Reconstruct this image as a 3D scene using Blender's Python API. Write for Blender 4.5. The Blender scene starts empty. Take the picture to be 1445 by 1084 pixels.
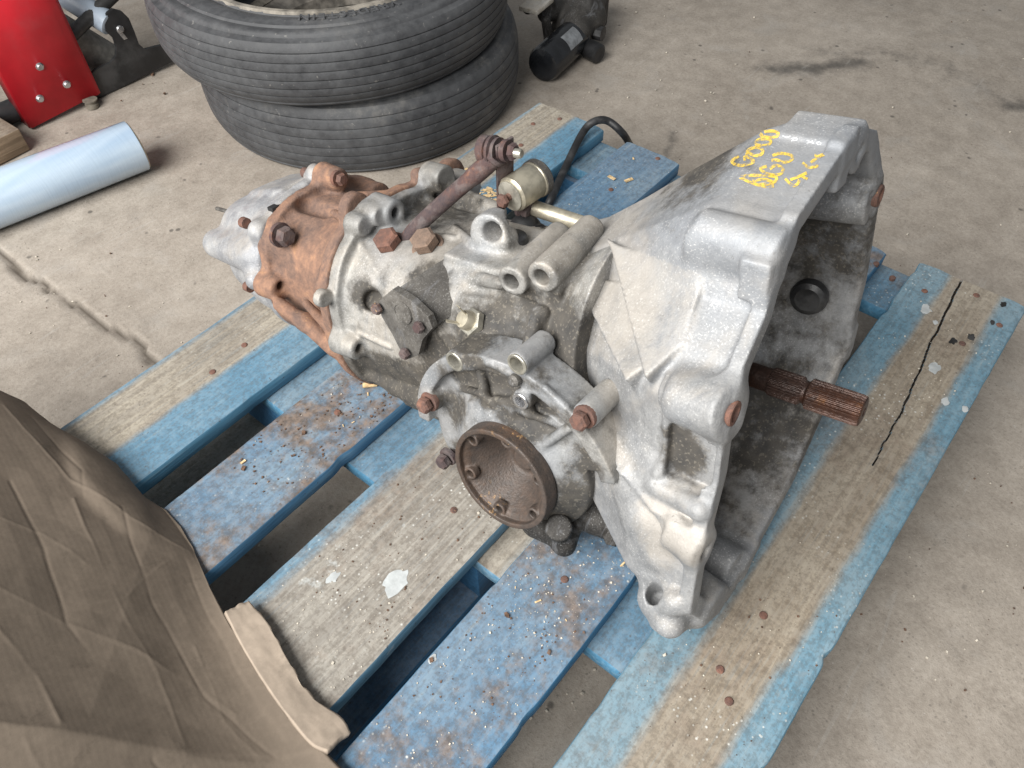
import bpy, bmesh, math, random
import numpy as np
from mathutils import Vector, Matrix
from mathutils.bvhtree import BVHTree

# ------------------------------------------------------------------ camera, light, exposure
SC = bpy.context.scene
COL = SC.collection
DZ = 0.144                                   # deck height of the pallet above the floor
FPX, YAW, PITCH, ROLL = 1085.0, 0.703973, -0.881426, -0.017368
CAM = np.array([-0.963903, 0.054973, 0.713190 + DZ])
def cam_axes():
    f = np.array([math.cos(PITCH)*math.cos(YAW), math.cos(PITCH)*math.sin(YAW), math.sin(PITCH)])
    r = np.array([math.sin(YAW), -math.cos(YAW), 0.0]); u = np.cross(r, f)
    return math.cos(ROLL)*r+math.sin(ROLL)*u, -math.sin(ROLL)*r+math.cos(ROLL)*u, f
CR, CU, CF = cam_axes()
cd = bpy.data.cameras.new('camera'); cam = bpy.data.objects.new('camera', cd); COL.objects.link(cam)
cd.sensor_width = 36.0; cd.lens = FPX/1445*36.0; cd.clip_start = 0.02; cd.clip_end = 100
M = Matrix(((CR[0], CU[0], -CF[0], CAM[0]), (CR[1], CU[1], -CF[1], CAM[1]), (CR[2], CU[2], -CF[2], CAM[2]), (0, 0, 0, 1)))
cam.matrix_world = M; SC.camera = cam
W = bpy.data.worlds.new('World'); SC.world = W; W.use_nodes = True
bg = W.node_tree.nodes['Background']; bg.inputs[0].default_value = (0.93, 0.965, 1.0, 1); bg.inputs[1].default_value = 0.31
def area(name, loc, target, sx, sy, power, col):
    l = bpy.data.lights.new(name, 'AREA'); l.shape = 'RECTANGLE'; l.size = sx; l.size_y = sy; l.energy = power; l.color = col
    o = bpy.data.objects.new(name, l); COL.objects.link(o); o.location = loc
    o.rotation_euler = (Vector(target)-Vector(loc)).to_track_quat('-Z', 'Y').to_euler(); return o
area('door_daylight', (-2.5, 0.7, 2.0), (-0.3, 0.5, 0.1), 2.4, 1.8, 200, (1.0, 0.985, 0.955))
SC.view_settings.view_transform = 'Standard'; SC.view_settings.look = 'None'
SC.view_settings.exposure = 0.0; SC.view_settings.gamma = 1.0

# ------------------------------------------------------------------ pixels -> places
def ray(p): return CF + CR*(p[0]-722.5)/FPX - CU*(p[1]-542.0)/FPX
def gp(p, z=0.0):                              # world point on horizontal plane z
    d = ray(p); t = (z-CAM[2])/d[2]; return CAM+t*d
def hit(p, P, n):
    d = ray(p); t = ((np.asarray(P)-CAM)@n)/(d@n); return CAM+t*d
def frame(phi, tau, rho):
    phi, tau, rho = np.radians([phi, tau, rho])
    X = np.array([np.sin(phi)*np.cos(tau), -np.cos(phi)*np.cos(tau), np.sin(tau)])
    Y = np.array([np.cos(phi), np.sin(phi), 0]); Z = np.cross(X, Y)
    Y2 = np.cos(rho)*Y-np.sin(rho)*Z
    return np.array([X, Y2, np.cross(X, Y2)])
GF = frame(3, 11, 8); GO = np.array([-0.4938, 0.1386, 0.2005+DZ])      # gearbox axes (rows a,y,z) and origin (shaft at bell face)
GC = GF@(CAM-GO)
def L(p, a=None, y=None, z=None):              # gearbox-local point seen at a pixel, on a local plane
    d = GF@ray(p)
    ax, v = (0, a) if a is not None else ((1, y) if y is not None else (2, z))
    return GC+(v-GC[ax])/d[ax]*d
def toW(v): return np.asarray(v)@GF+GO
NZ = GF@np.array([0, 0, 1.0])                  # world up in gearbox coordinates

# ------------------------------------------------------------------ object helpers
def mesh_obj(name, verts, faces, mat=None, parent=None, smooth=True, origin=None, attrs=None):
    me = bpy.data.meshes.new(name); verts = np.asarray(verts, dtype=np.float64)
    me.from_pydata(verts.tolist() if len(verts) < 3000 else verts, [], faces if isinstance(faces, list) else faces.tolist()); me.update()
    if attrs:
        for k, v in attrs.items():
            at = me.attributes.new(k, 'FLOAT', 'POINT'); at.data.foreach_set('value', np.asarray(v, dtype=np.float32))
    if smooth: me.polygons.foreach_set('use_smooth', [True]*len(me.polygons))
    if mat: me.materials.append(mat)
    o = bpy.data.objects.new(name, me); COL.objects.link(o)
    if origin is not None: o.location = origin
    if parent is not None:
        o.parent = parent
        if origin is not None: o.location = Vector(origin)-parent.location
    return o
def tag(o, label=None, cat=None, group=None, kind=None):
    if label: o['label'] = label
    if cat: o['category'] = cat
    if group: o['group'] = group
    if kind: o['kind'] = kind
    return o
def thing(name, label, cat, loc, group=None):
    o = bpy.data.objects.new(name, None); COL.objects.link(o); o.location = loc; o.empty_display_size = .05
    return tag(o, label, cat, group)
def part(name, vw, faces, mat, root, smooth=True, attrs=None, parent=None):
    """verts in world; object origin stays at the root's origin"""
    o = mesh_obj(name, np.asarray(vw)-np.array(root.location), faces, mat, None, smooth, None, attrs)
    o.parent = parent or root
    if parent is not None: o.location = -parent.location
    return o
class MB:                                       # mesh collector
    def __init__(s): s.v = []; s.f = []
    def add(s, v, f):
        n = len(s.v); s.v += [tuple(map(float, q)) for q in v]; s.f += [tuple(i+n for i in q) for q in f]
    def lathe(s, p0, axis, prof, n=24, cap=True, mod=None):
        """prof: list of (t along axis, r)"""
        p0 = np.asarray(p0, float); ax = np.asarray(axis, float); ax = ax/np.linalg.norm(ax)
        h = np.array([0, 0, 1.0]) if abs(ax[2]) < .9 else np.array([1.0, 0, 0])
        e1 = np.cross(h, ax); e1 /= np.linalg.norm(e1); e2 = np.cross(ax, e1)
        V = []; F = []
        for i, (t, r) in enumerate(prof):
            for k in range(n):
                a = 2*math.pi*k/n; rr = r*(mod(i, k, a) if mod else 1)
                V.append(p0+ax*t+rr*(math.cos(a)*e1+math.sin(a)*e2))
        m = len(prof)
        for i in range(m-1):
            for k in range(n):
                k2 = (k+1) % n; F.append((i*n+k, i*n+k2, (i+1)*n+k2, (i+1)*n+k))
        if cap:
            F.append(tuple(range(n-1, -1, -1))); F.append(tuple((m-1)*n+k for k in range(n)))
        s.add(V, F)
    def tube(s, pts, r, n=12, cap=True):
        pts = [np.asarray(p, float) for p in pts]; m = len(pts); V = []; F = []; prev = None
        for i, p in enumerate(pts):
            t = pts[min(i+1, m-1)]-pts[max(i-1, 0)]; t = t/np.linalg.norm(t)
            if prev is None:
                h = np.array([0, 0, 1.0]) if abs(t[2]) < .9 else np.array([1.0, 0, 0]); e1 = np.cross(h, t)
            else: e1 = prev-t*(prev@t)
            e1 /= np.linalg.norm(e1); prev = e1; e2 = np.cross(t, e1)
            rr = r[i] if hasattr(r, '__len__') else r
            for k in range(n):
                a = 2*math.pi*k/n; V.append(p+rr*(math.cos(a)*e1+math.sin(a)*e2))
        for i in range(m-1):
            for k in range(n):
                k2 = (k+1) % n; F.append((i*n+k, i*n+k2, (i+1)*n+k2, (i+1)*n+k))
        if cap: F.append(tuple(range(n-1, -1, -1))); F.append(tuple((m-1)*n+k for k in range(n)))
        s.add(V, F)
    def prism(s, poly, ex, bev=0.0, inset_dir=None):
        """poly: list of 3-D points (planar, ccw seen against ex), extruded by vector ex"""
        P = [np.asarray(p, float) for p in poly]; ex = np.asarray(ex, float); n = len(P)
        c = sum(P)/n; V = []; F = []
        rings = [(0, 1-bev), (bev*1.0, 1), (1-bev*1.0, 1), (1, 1-bev)] if bev > 0 else [(0, 1), (1, 1)]
        for t, sc in rings:
            for p in P: V.append(c+(p-c)*sc+ex*t)
        for i in range(len(rings)-1):
            for k in range(n):
                k2 = (k+1) % n; F.append((i*n+k, i*n+k2, (i+1)*n+k2, (i+1)*n+k))
        F.append(tuple(range(n-1, -1, -1))); F.append(tuple((len(rings)-1)*n+k for k in range(n)))
        s.add(V, F)
    def box(s, c, hx, hy, hz, axes=None, bev=0.0):
        A = np.eye(3) if axes is None else np.asarray(axes, float); c = np.asarray(c, float)
        if bev <= 0:
            V = [c+A[0]*hx*i+A[1]*hy*j+A[2]*hz*k for k in (-1, 1) for j in (-1, 1) for i in (-1, 1)]
            s.add(V, [(0, 2, 3, 1), (4, 5, 7, 6), (0, 1, 5, 4), (2, 6, 7, 3), (0, 4, 6, 2), (1, 3, 7, 5)])
        else:
            bm = bmesh.new(); bmesh.ops.create_cube(bm, size=2)
            for v in bm.verts: v.co = Vector((v.co.x*hx, v.co.y*hy, v.co.z*hz))
            bmesh.ops.bevel(bm, geom=bm.edges[:], offset=bev, segments=2, affect='EDGES', profile=.5)
            bm.verts.index_update()
            s.add([c+A[0]*v.co.x+A[1]*v.co.y+A[2]*v.co.z for v in bm.verts], [tuple(v.index for v in f.verts) for f in bm.faces]); bm.free()
    def build(s, name, mat, root=None, smooth=True, parent=None, local=False, auto=None):
        v = np.array(s.v)
        if local: v = toW(v)
        o = part(name, v, s.f, mat, root, smooth, parent=parent) if root is not None else mesh_obj(name, v, s.f, mat, None, smooth)
        if smooth: sharp(o, auto if auto is not None else 35)
        return o
def sharp(o, deg):
    me = o.data; bm = bmesh.new(); bm.from_mesh(me)
    bmesh.ops.recalc_face_normals(bm, faces=bm.faces[:])
    c = math.radians(deg)
    for e in bm.edges: e.smooth = not (len(e.link_faces) == 2 and e.calc_face_angle(0) > c)
    bm.to_mesh(me); bm.free()
def catmull(P, n=8):
    P = [np.asarray(p, float) for p in P]; Q = [2*P[0]-P[1]]+P+[2*P[-1]-P[-2]]; out = []
    for i in range(1, len(Q)-2):
        a, b, c, d = Q[i-1:i+3]
        for k in range(n):
            t = k/n; out.append(.5*(2*b+(c-a)*t+(2*a-5*b+4*c-d)*t*t+(3*b-a-3*c+d)*t**3))
    return out+[P[-1]]
_rs = np.random.RandomState(7); _T = _rs.rand(64, 64, 64).astype(np.float32)
def vnoise(P, sc, oct=1):                       # value noise, P (n,3)
    P = np.asarray(P, np.float32); out = 0; amp = 1; tot = 0
    for o in range(oct):
        Q = P*sc+17.3*o; i = np.floor(Q).astype(int); f = Q-i; f = f*f*(3-2*f); r = 0
        for dx in (0, 1):
            for dy in (0, 1):
                for dz in (0, 1):
                    w = (f[..., 0] if dx else 1-f[..., 0])*(f[..., 1] if dy else 1-f[..., 1])*(f[..., 2] if dz else 1-f[..., 2])
                    r = r+w*_T[(i[..., 0]+dx) & 63, (i[..., 1]+dy) & 63, (i[..., 2]+dz) & 63]
        out = out+amp*r; tot += amp; amp *= .5; sc *= 2.03
    return out/tot

# ------------------------------------------------------------------ materials
class NT:
    def __init__(s, name):
        s.m = bpy.data.materials.new(name); s.m.use_nodes = True; s.t = s.m.node_tree; s.n = s.t.nodes
        s.b = s.n['Principled BSDF']; s.tc = s.n.new('ShaderNodeTexCoord'); s.co = s.tc.outputs['Object']
    def lk(s, a, b): s.t.links.new(a, b)
    def put(s, sock, v):
        if hasattr(v, 'is_output') or isinstance(v, bpy.types.NodeSocket): s.lk(v, sock)
        else: sock.default_value = v if not (isinstance(v, tuple) and len(v) == 3 and sock.type == 'RGBA') else (*v, 1)
    def math(s, op, a, b=0.0, c=0.0, clamp=False):
        n = s.n.new('ShaderNodeMath'); n.operation = op; n.use_clamp = clamp
        for i, v in enumerate((a, b, c)): s.put(n.inputs[i], v)
        return n.outputs[0]
    def noise(s, scale, detail=4, rough=.55, co=None, dist=0.0, sx=None):
        n = s.n.new('ShaderNodeTexNoise'); n.inputs['Scale'].default_value = scale; n.inputs['Detail'].default_value = detail
        n.inputs['Roughness'].default_value = rough; n.inputs['Distortion'].default_value = dist
        co = co or s.co
        if sx:
            mp = s.n.new('ShaderNodeMapping'); mp.inputs['Scale'].default_value = sx; s.lk(co, mp.inputs['Vector']); co = mp.outputs[0]
        s.lk(co, n.inputs['Vector']); return n.outputs['Fac']
    def voro(s, scale, feat='F1', co=None, sx=None, rnd=1.0):
        n = s.n.new('ShaderNodeTexVoronoi'); n.feature = feat; n.inputs['Scale'].default_value = scale; n.inputs['Randomness'].default_value = rnd
        co = co or s.co
        if sx:
            mp = s.n.new('ShaderNodeMapping'); mp.inputs['Scale'].default_value = sx; s.lk(co, mp.inputs['Vector']); co = mp.outputs[0]
        s.lk(co, n.inputs['Vector']); return n
    def step(s, v, lo, hi, a=0.0, b=1.0):
        n = s.n.new('ShaderNodeMapRange'); n.interpolation_type = 'SMOOTHSTEP'; s.put(n.inputs[0], v)
        n.inputs[1].default_value = lo; n.inputs[2].default_value = hi; n.inputs[3].default_value = a; n.inputs[4].default_value = b
        return n.outputs[0]
    def mix(s, f, a, b):
        n = s.n.new('ShaderNodeMix'); n.data_type = 'RGBA'; s.put(n.inputs['Factor'], f)
        s.put(n.inputs[6], a); s.put(n.inputs[7], b); return n.outputs[2]
    def ramp(s, f, *cols):
        n = s.n.new('ShaderNodeValToRGB'); s.lk(f, n.inputs[0]); e = n.color_ramp.elements
        while len(e) < len(cols): e.new(.5)
        for i, (p, c) in enumerate(cols): e[i].position = p; e[i].color = (*c, 1)
        return n.outputs[0]
    def attr(s, name):
        n = s.n.new('ShaderNodeAttribute'); n.attribute_name = name; return n.outputs['Fac']
    def sep(s, v=None):
        n = s.n.new('ShaderNodeSeparateXYZ'); s.lk(v or s.co, n.inputs[0]); return n.outputs
    def bump(s, h, strength=.4, dist=.001, normal=None):
        n = s.n.new('ShaderNodeBump'); n.inputs['Strength'].default_value = strength; n.inputs['Distance'].default_value = dist
        s.lk(h, n.inputs['Height'])
        if normal is not None: s.lk(normal, n.inputs['Normal'])
        return n.outputs[0]
    def done(s, color, rough=.6, metal=0.0, normal=None, spec=None, **kw):
        s.put(s.b.inputs['Base Color'], color); s.put(s.b.inputs['Roughness'], rough); s.put(s.b.inputs['Metallic'], metal)
        if normal is not None: s.lk(normal, s.b.inputs['Normal'])
        if spec is not None: s.put(s.b.inputs['Specular IOR Level'], spec)
        for k, v in kw.items(): s.put(s.b.inputs[k], v)
        return s.m

def mat_alu(name, lo=(.27, .27, .265), hi=(.50, .50, .49), grime_shade=True, dust=.35, seed=0.0, dirty=0.0):
    t = NT(name)
    mp = t.n.new('ShaderNodeMapping'); mp.inputs['Location'].default_value = (seed, seed*.7, -seed); t.lk(t.tc.outputs['Object'], mp.inputs[0]); t.co = mp.outputs[0]
    n1 = t.noise(11, 5, .65, dist=.5); n2 = t.noise(75, 5, .7); n3 = t.noise(560, 3, .65)
    f = t.math('ADD', t.math('MULTIPLY', n1, .45), t.math('ADD', t.math('MULTIPLY', n2, .33), t.math('MULTIPLY', n3, .22)))
    col = t.ramp(f, (.34, tuple(.80*c for c in lo)), (.45, lo), (.62, hi))
    gz = t.sep(t.n.new('ShaderNodeNewGeometry').outputs['Normal'])[2]
    dn = t.math('ADD', t.noise(8, 5, .65, dist=.6), t.math('MULTIPLY', gz, .14))
    col = t.mix(t.step(dn, .52, .70, 0, dust*1.5), col, (.42, .375, .32) if hi[0] > .3 else (.16, .145, .125))
    if hi[0] > .3: col = t.mix(t.step(t.noise(5, 4, .6, dist=.4), .46, .64, 0, .55), col, (.265, .285, .315))          # sandy dust
    sc = t.step(t.noise(20, 4, .65, sx=(1, 3, .6), dist=1.2), .56, .66)
    col = t.mix(t.math('MULTIPLY', sc, .30), col, (.21, .215, .23))                                   # darker handled metal
    wsp = t.math('MULTIPLY', t.step(n3, .575, .67), t.step(t.noise(12, 4, .65), .42, .62))
    col = t.mix(t.math('MULTIPLY', wsp, .55 if hi[0] > .3 else .2), col, (.66, .655, .64))                                    # white oxide
    dsp = t.math('MULTIPLY', t.step(t.noise(330, 3, .65), .62, .69), t.step(t.noise(13, 4, .6), .40, .62))
    col = t.mix(t.math('MULTIPLY', dsp, .45), col, (.11, .10, .09))                                     # dark pitting
    rough = t.step(n2, .3, .7, .50, .72)
    if grime_shade:
        col = t.mix(t.math('MULTIPLY', t.attr('dust'), t.step(t.math('ADD', t.math('MULTIPLY', t.noise(18, 4, .6), .5), t.math('MULTIPLY', t.noise(160, 4, .7), .5)), .36, .62, .05, .45)), col, (.41, .38, .34))
        g = t.math('ADD', t.attr('grime_shade'), dirty)
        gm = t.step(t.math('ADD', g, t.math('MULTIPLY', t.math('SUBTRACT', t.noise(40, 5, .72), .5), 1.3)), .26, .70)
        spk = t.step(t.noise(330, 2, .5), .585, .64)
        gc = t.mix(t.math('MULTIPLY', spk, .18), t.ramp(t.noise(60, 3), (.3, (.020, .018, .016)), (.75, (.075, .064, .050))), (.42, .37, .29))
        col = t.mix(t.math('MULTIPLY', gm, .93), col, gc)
        rough = t.math('ADD', rough, t.math('MULTIPLY', gm, .12))
        metal = t.math('MULTIPLY', t.math('SUBTRACT', 1.0, gm), .30)
    else: metal = .3
    h = t.math('ADD', t.math('MULTIPLY', t.noise(520, 3, .6), .5), t.math('MULTIPLY', t.noise(130, 4, .6), 1.0))
    return t.done(col, rough, metal, t.bump(h, .38, .0010))
def mat_rust(name, mix=(.265, .150, .100), dark=(.090, .060, .052), bright=(.43, .235, .125), sc=1.0, grey=0.0):
    t = NT(name); n1 = t.noise(26*sc, 6, .65, dist=.3); n2 = t.noise(120*sc, 4, .7); n3 = t.noise(9*sc, 3, .5)
    col = t.ramp(t.math('ADD', t.math('MULTIPLY', n1, .6), t.math('MULTIPLY', n2, .4)), (.30, dark), (.46, tuple(.55*a+.45*b for a, b in zip(mix, dark))), (.56, mix), (.72, bright))
    col = t.mix(t.step(t.noise(13*sc, 5, .65, dist=.8), .46, .56, 0, .85), col, t.ramp(n2, (.3, tuple(.95*q+.006 for q in dark)), (.7, tuple(.72*q+.022 for q in mix))))
    col = t.mix(t.math('MULTIPLY', t.step(t.noise(300*sc, 2), .60, .68), t.step(n3, .45, .3, 0, .8)), col, (.62, .36, .14))
    if grey > 0: col = t.mix(t.step(t.noise(40*sc, 4), .48, .60, 0, grey), col, (.23, .21, .20))
    h = t.math('ADD', n2, t.math('MULTIPLY', t.noise(420, 3), .6))
    return t.done(col, .86, .05, t.bump(h, .7, .0014))
def mat_plain(name, col, rough=.5, metal=0.0, var=.25, scale=60, bump=.2, spec=None, coat=0.0):
    t = NT(name); n = t.noise(scale, 4, .6); c2 = tuple(c*(1-var) for c in col); c1 = tuple(min(1, c*(1+var)) for c in col)
    c = t.mix(t.step(n, .35, .65), c2, c1)
    dn = t.step(t.noise(scale*.35, 5, .65), .52, .68, 0, .35); c = t.mix(dn, c, tuple(.35*x+.10 for x in col))
    r = t.step(t.noise(scale*.6, 3), .3, .7, max(.03, rough-.1), min(1, rough+.12))
    kw = {'Coat Weight': coat} if coat else {}
    return t.done(c, r, metal, t.bump(t.noise(scale*6, 3), bump, .0006), spec, **kw)
def mat_wood(name, w, lo, hi, soft=.08, amt=1.0, dirt=.25, blue=(.085, .225, .345), wood=((.25, .215, .17), (.42, .37, .30)), wear=.5, specks=.5, seed=0.0, green=0.0, unpainted=False, dlim=None):
    """painted pallet board; bare wood shows between fractions lo..hi of the width"""
    t = NT(name)
    mp = t.n.new('ShaderNodeMapping'); mp.inputs['Location'].default_value = (seed*3.1, seed*.37, seed); t.lk(t.tc.outputs['Object'], mp.inputs[0])
    raw = t.tc.outputs['Object']; t.co = mp.outputs[0]
    sx, sy, sz = t.sep(raw)[:3]; v = t.math('DIVIDE', sy, w)
    grain = t.noise(1.0, 5, .6, sx=(7, 190, 190), dist=.35); grain2 = t.noise(1.0, 4, .55, sx=(16, 420, 420))
    blot = t.noise(7, 4, .6); fine = t.noise(90, 4, .65)
    gw = t.math('ADD', t.math('MULTIPLY', grain, .6), t.math('MULTIPLY', blot, .4))
    wc = t.ramp(gw, (.28, tuple(.74*c for c in wood[0])), (.46, wood[0]), (.64, wood[1]))
    if green: wc = t.mix(green, wc, (.26, .31, .29))
    pb = t.ramp(t.math('ADD', t.math('MULTIPLY', blot, .5), t.math('MULTIPLY', grain, .5)), (.32, tuple(.62*c for c in blue)), (.5, blue), (.68, tuple(.55*c+.45*m for c, m in zip(blue, (.30, .42, .48)))))
    vv = t.math('ADD', v, t.math('MULTIPLY', t.math('SUBTRACT', t.math('ADD', t.math('MULTIPLY', t.noise(5, 4, .6, sx=(1, 2, 1)), .6), t.math('MULTIPLY', t.noise(1.0, 5, .7, sx=(22, 110, 60)), .4)), .5), soft*5.0))
    band = t.math('MULTIPLY', t.step(vv, lo-soft, lo+soft), t.step(vv, hi-soft, hi+soft, 1, 0))
    band = t.math('MULTIPLY', band, t.step(t.math('ADD', grain2, t.math('MULTIPLY', blot, .5)), .35, .75, amt*.72, amt))
    scr = t.step(t.math('ADD', t.math('MULTIPLY', grain, .5), t.math('MULTIPLY', t.noise(22, 5, .7), .5)), .56, .66, 0, wear)
    bare = t.math('MAXIMUM', band, scr)
    geo = t.n.new('ShaderNodeNewGeometry'); nz = t.sep(geo.outputs['Normal'])[2]
    if unpainted: pb = wc
    top = t.step(nz, .35, .8); bare = t.math('MULTIPLY', bare, t.math('ADD', t.math('MULTIPLY', top, .9), .1))
    col = t.mix(bare, pb, wc)
    col = t.mix(t.math('MULTIPLY', t.step(t.math('ADD', t.math('MULTIPLY', t.noise(3.5, 4, .6), .6), t.math('MULTIPLY', fine, .4)), .36, .62, .06, .42), top), col, (.30, .285, .255))
    d1 = t.step(t.math('ADD', t.math('MULTIPLY', t.noise(6, 3), .6), t.math('MULTIPLY', t.noise(55, 5, .7), .4)), .60-.25*dirt, .70-.16*dirt)
    if dlim: d1 = t.math('MULTIPLY', d1, t.step(sx, dlim-.12, dlim, 1, .12))
    dcol = t.ramp(fine, (.35, (.09, .062, .045)), (.65, (.23, .165, .12)))
    col = t.mix(t.math('MULTIPLY', t.math('MULTIPLY', d1, top), min(1, dirt*1.3)), col, dcol)
    dk = t.step(t.noise(170, 3, .6), .66, .72); col = t.mix(t.math('MULTIPLY', dk, .55), col, (.07, .05, .04))
    vo = t.voro(150); big = t.step(t.noise(9, 3), .50, .64)
    ws = t.math('MULTIPLY', t.math('MULTIPLY', t.step(vo.outputs['Distance'], .10, .22, 1, 0), big), specks)
    col = t.mix(t.math('MULTIPLY', ws, top), col, (.68, .68, .64))
    wsm = t.math('MULTIPLY', t.step(t.math('ADD', t.math('MULTIPLY', t.noise(30, 4, .7), .6), t.math('MULTIPLY', t.noise(4.5, 2), .4)), .62, .68), specks)
    col = t.mix(t.math('MULTIPLY', wsm, .55), col, (.58, .62, .62))
    soil = t.step(t.math('ADD', t.math('MULTIPLY', fine, .5), t.math('MULTIPLY', t.noise(260, 3, .7), .5)), .40, .56, .42, 0); col = t.mix(t.math('MULTIPLY', soil, top), col, (.10, .085, .068))
    col = t.mix(t.math('MULTIPLY', t.attr('crack'), 4.0, clamp=True), col, (.050, .036, .025))
    h = t.math('ADD', t.math('ADD', t.math('MULTIPLY', grain, 1.2), t.math('MULTIPLY', grain2, .6)), t.math('MULTIPLY', fine, .5))
    return t.done(col, t.step(bare, 0, 1, .58, .82), 0, t.bump(h, .55, .0016), .35)

M_BELL = mat_alu('bell_aluminium', (.225, .227, .231), (.35, .35, .348), seed=3, dirty=.06)
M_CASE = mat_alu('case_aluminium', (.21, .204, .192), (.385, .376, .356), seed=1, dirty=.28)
M_TAIL = mat_alu('tail_aluminium', (.25, .255, .27), (.42, .42, .42), seed=5)
M_DARKC = mat_alu('dark_casting', (.075, .07, .065), (.19, .18, .165), grime_shade=False, dust=.2, seed=2)
M_BLACKC = mat_alu('oily_casting', (.016, .015, .014), (.05, .046, .042), grime_shade=False, dust=.08, seed=2)
M_RUST = mat_rust('orange_rusty_iron')
M_BOLT = mat_rust('rusty_bolt', (.19, .092, .065), (.075, .048, .042), (.30, .155, .10), 1.6)
M_LINK = mat_rust('purple_rust', (.092, .052, .046), (.042, .031, .036), (.25, .11, .06), 1.3, grey=.25)
M_SHAFT = mat_rust('brown_oiled_steel', (.070, .030, .018), (.026, .014, .011), (.21, .085, .018), 1.0)
M_SHAFT.node_tree.nodes['Principled BSDF'].inputs['Roughness'].default_value = .42
M_SHAFT.node_tree.nodes['Principled BSDF'].inputs['Metallic'].default_value = .35
M_FLANGE = mat_rust('flange_steel', (.090, .058, .041), (.040, .033, .029), (.25, .135, .078), .8, grey=.0)
M_FLANGE.node_tree.nodes['Principled BSDF'].inputs['Roughness'].default_value = .55
M_ZINC = mat_plain('dull_zinc', (.44, .42, .36), .42, .7, .25, 90)
M_BRASS = mat_plain('yellowed_zinc', (.46, .42, .33), .42, .65, .25, 60)
M_BLACK = mat_plain('black_rubber', (.014, .014, .015), .5, 0, .3, 60)
M_GLOSS = mat_plain('black_gloss_paint', (.010, .011, .013), .2, 0, .3, 30, .05)
M_STEEL = mat_plain('bright_steel', (.55, .55, .56), .3, .9, .15, 70)

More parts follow.
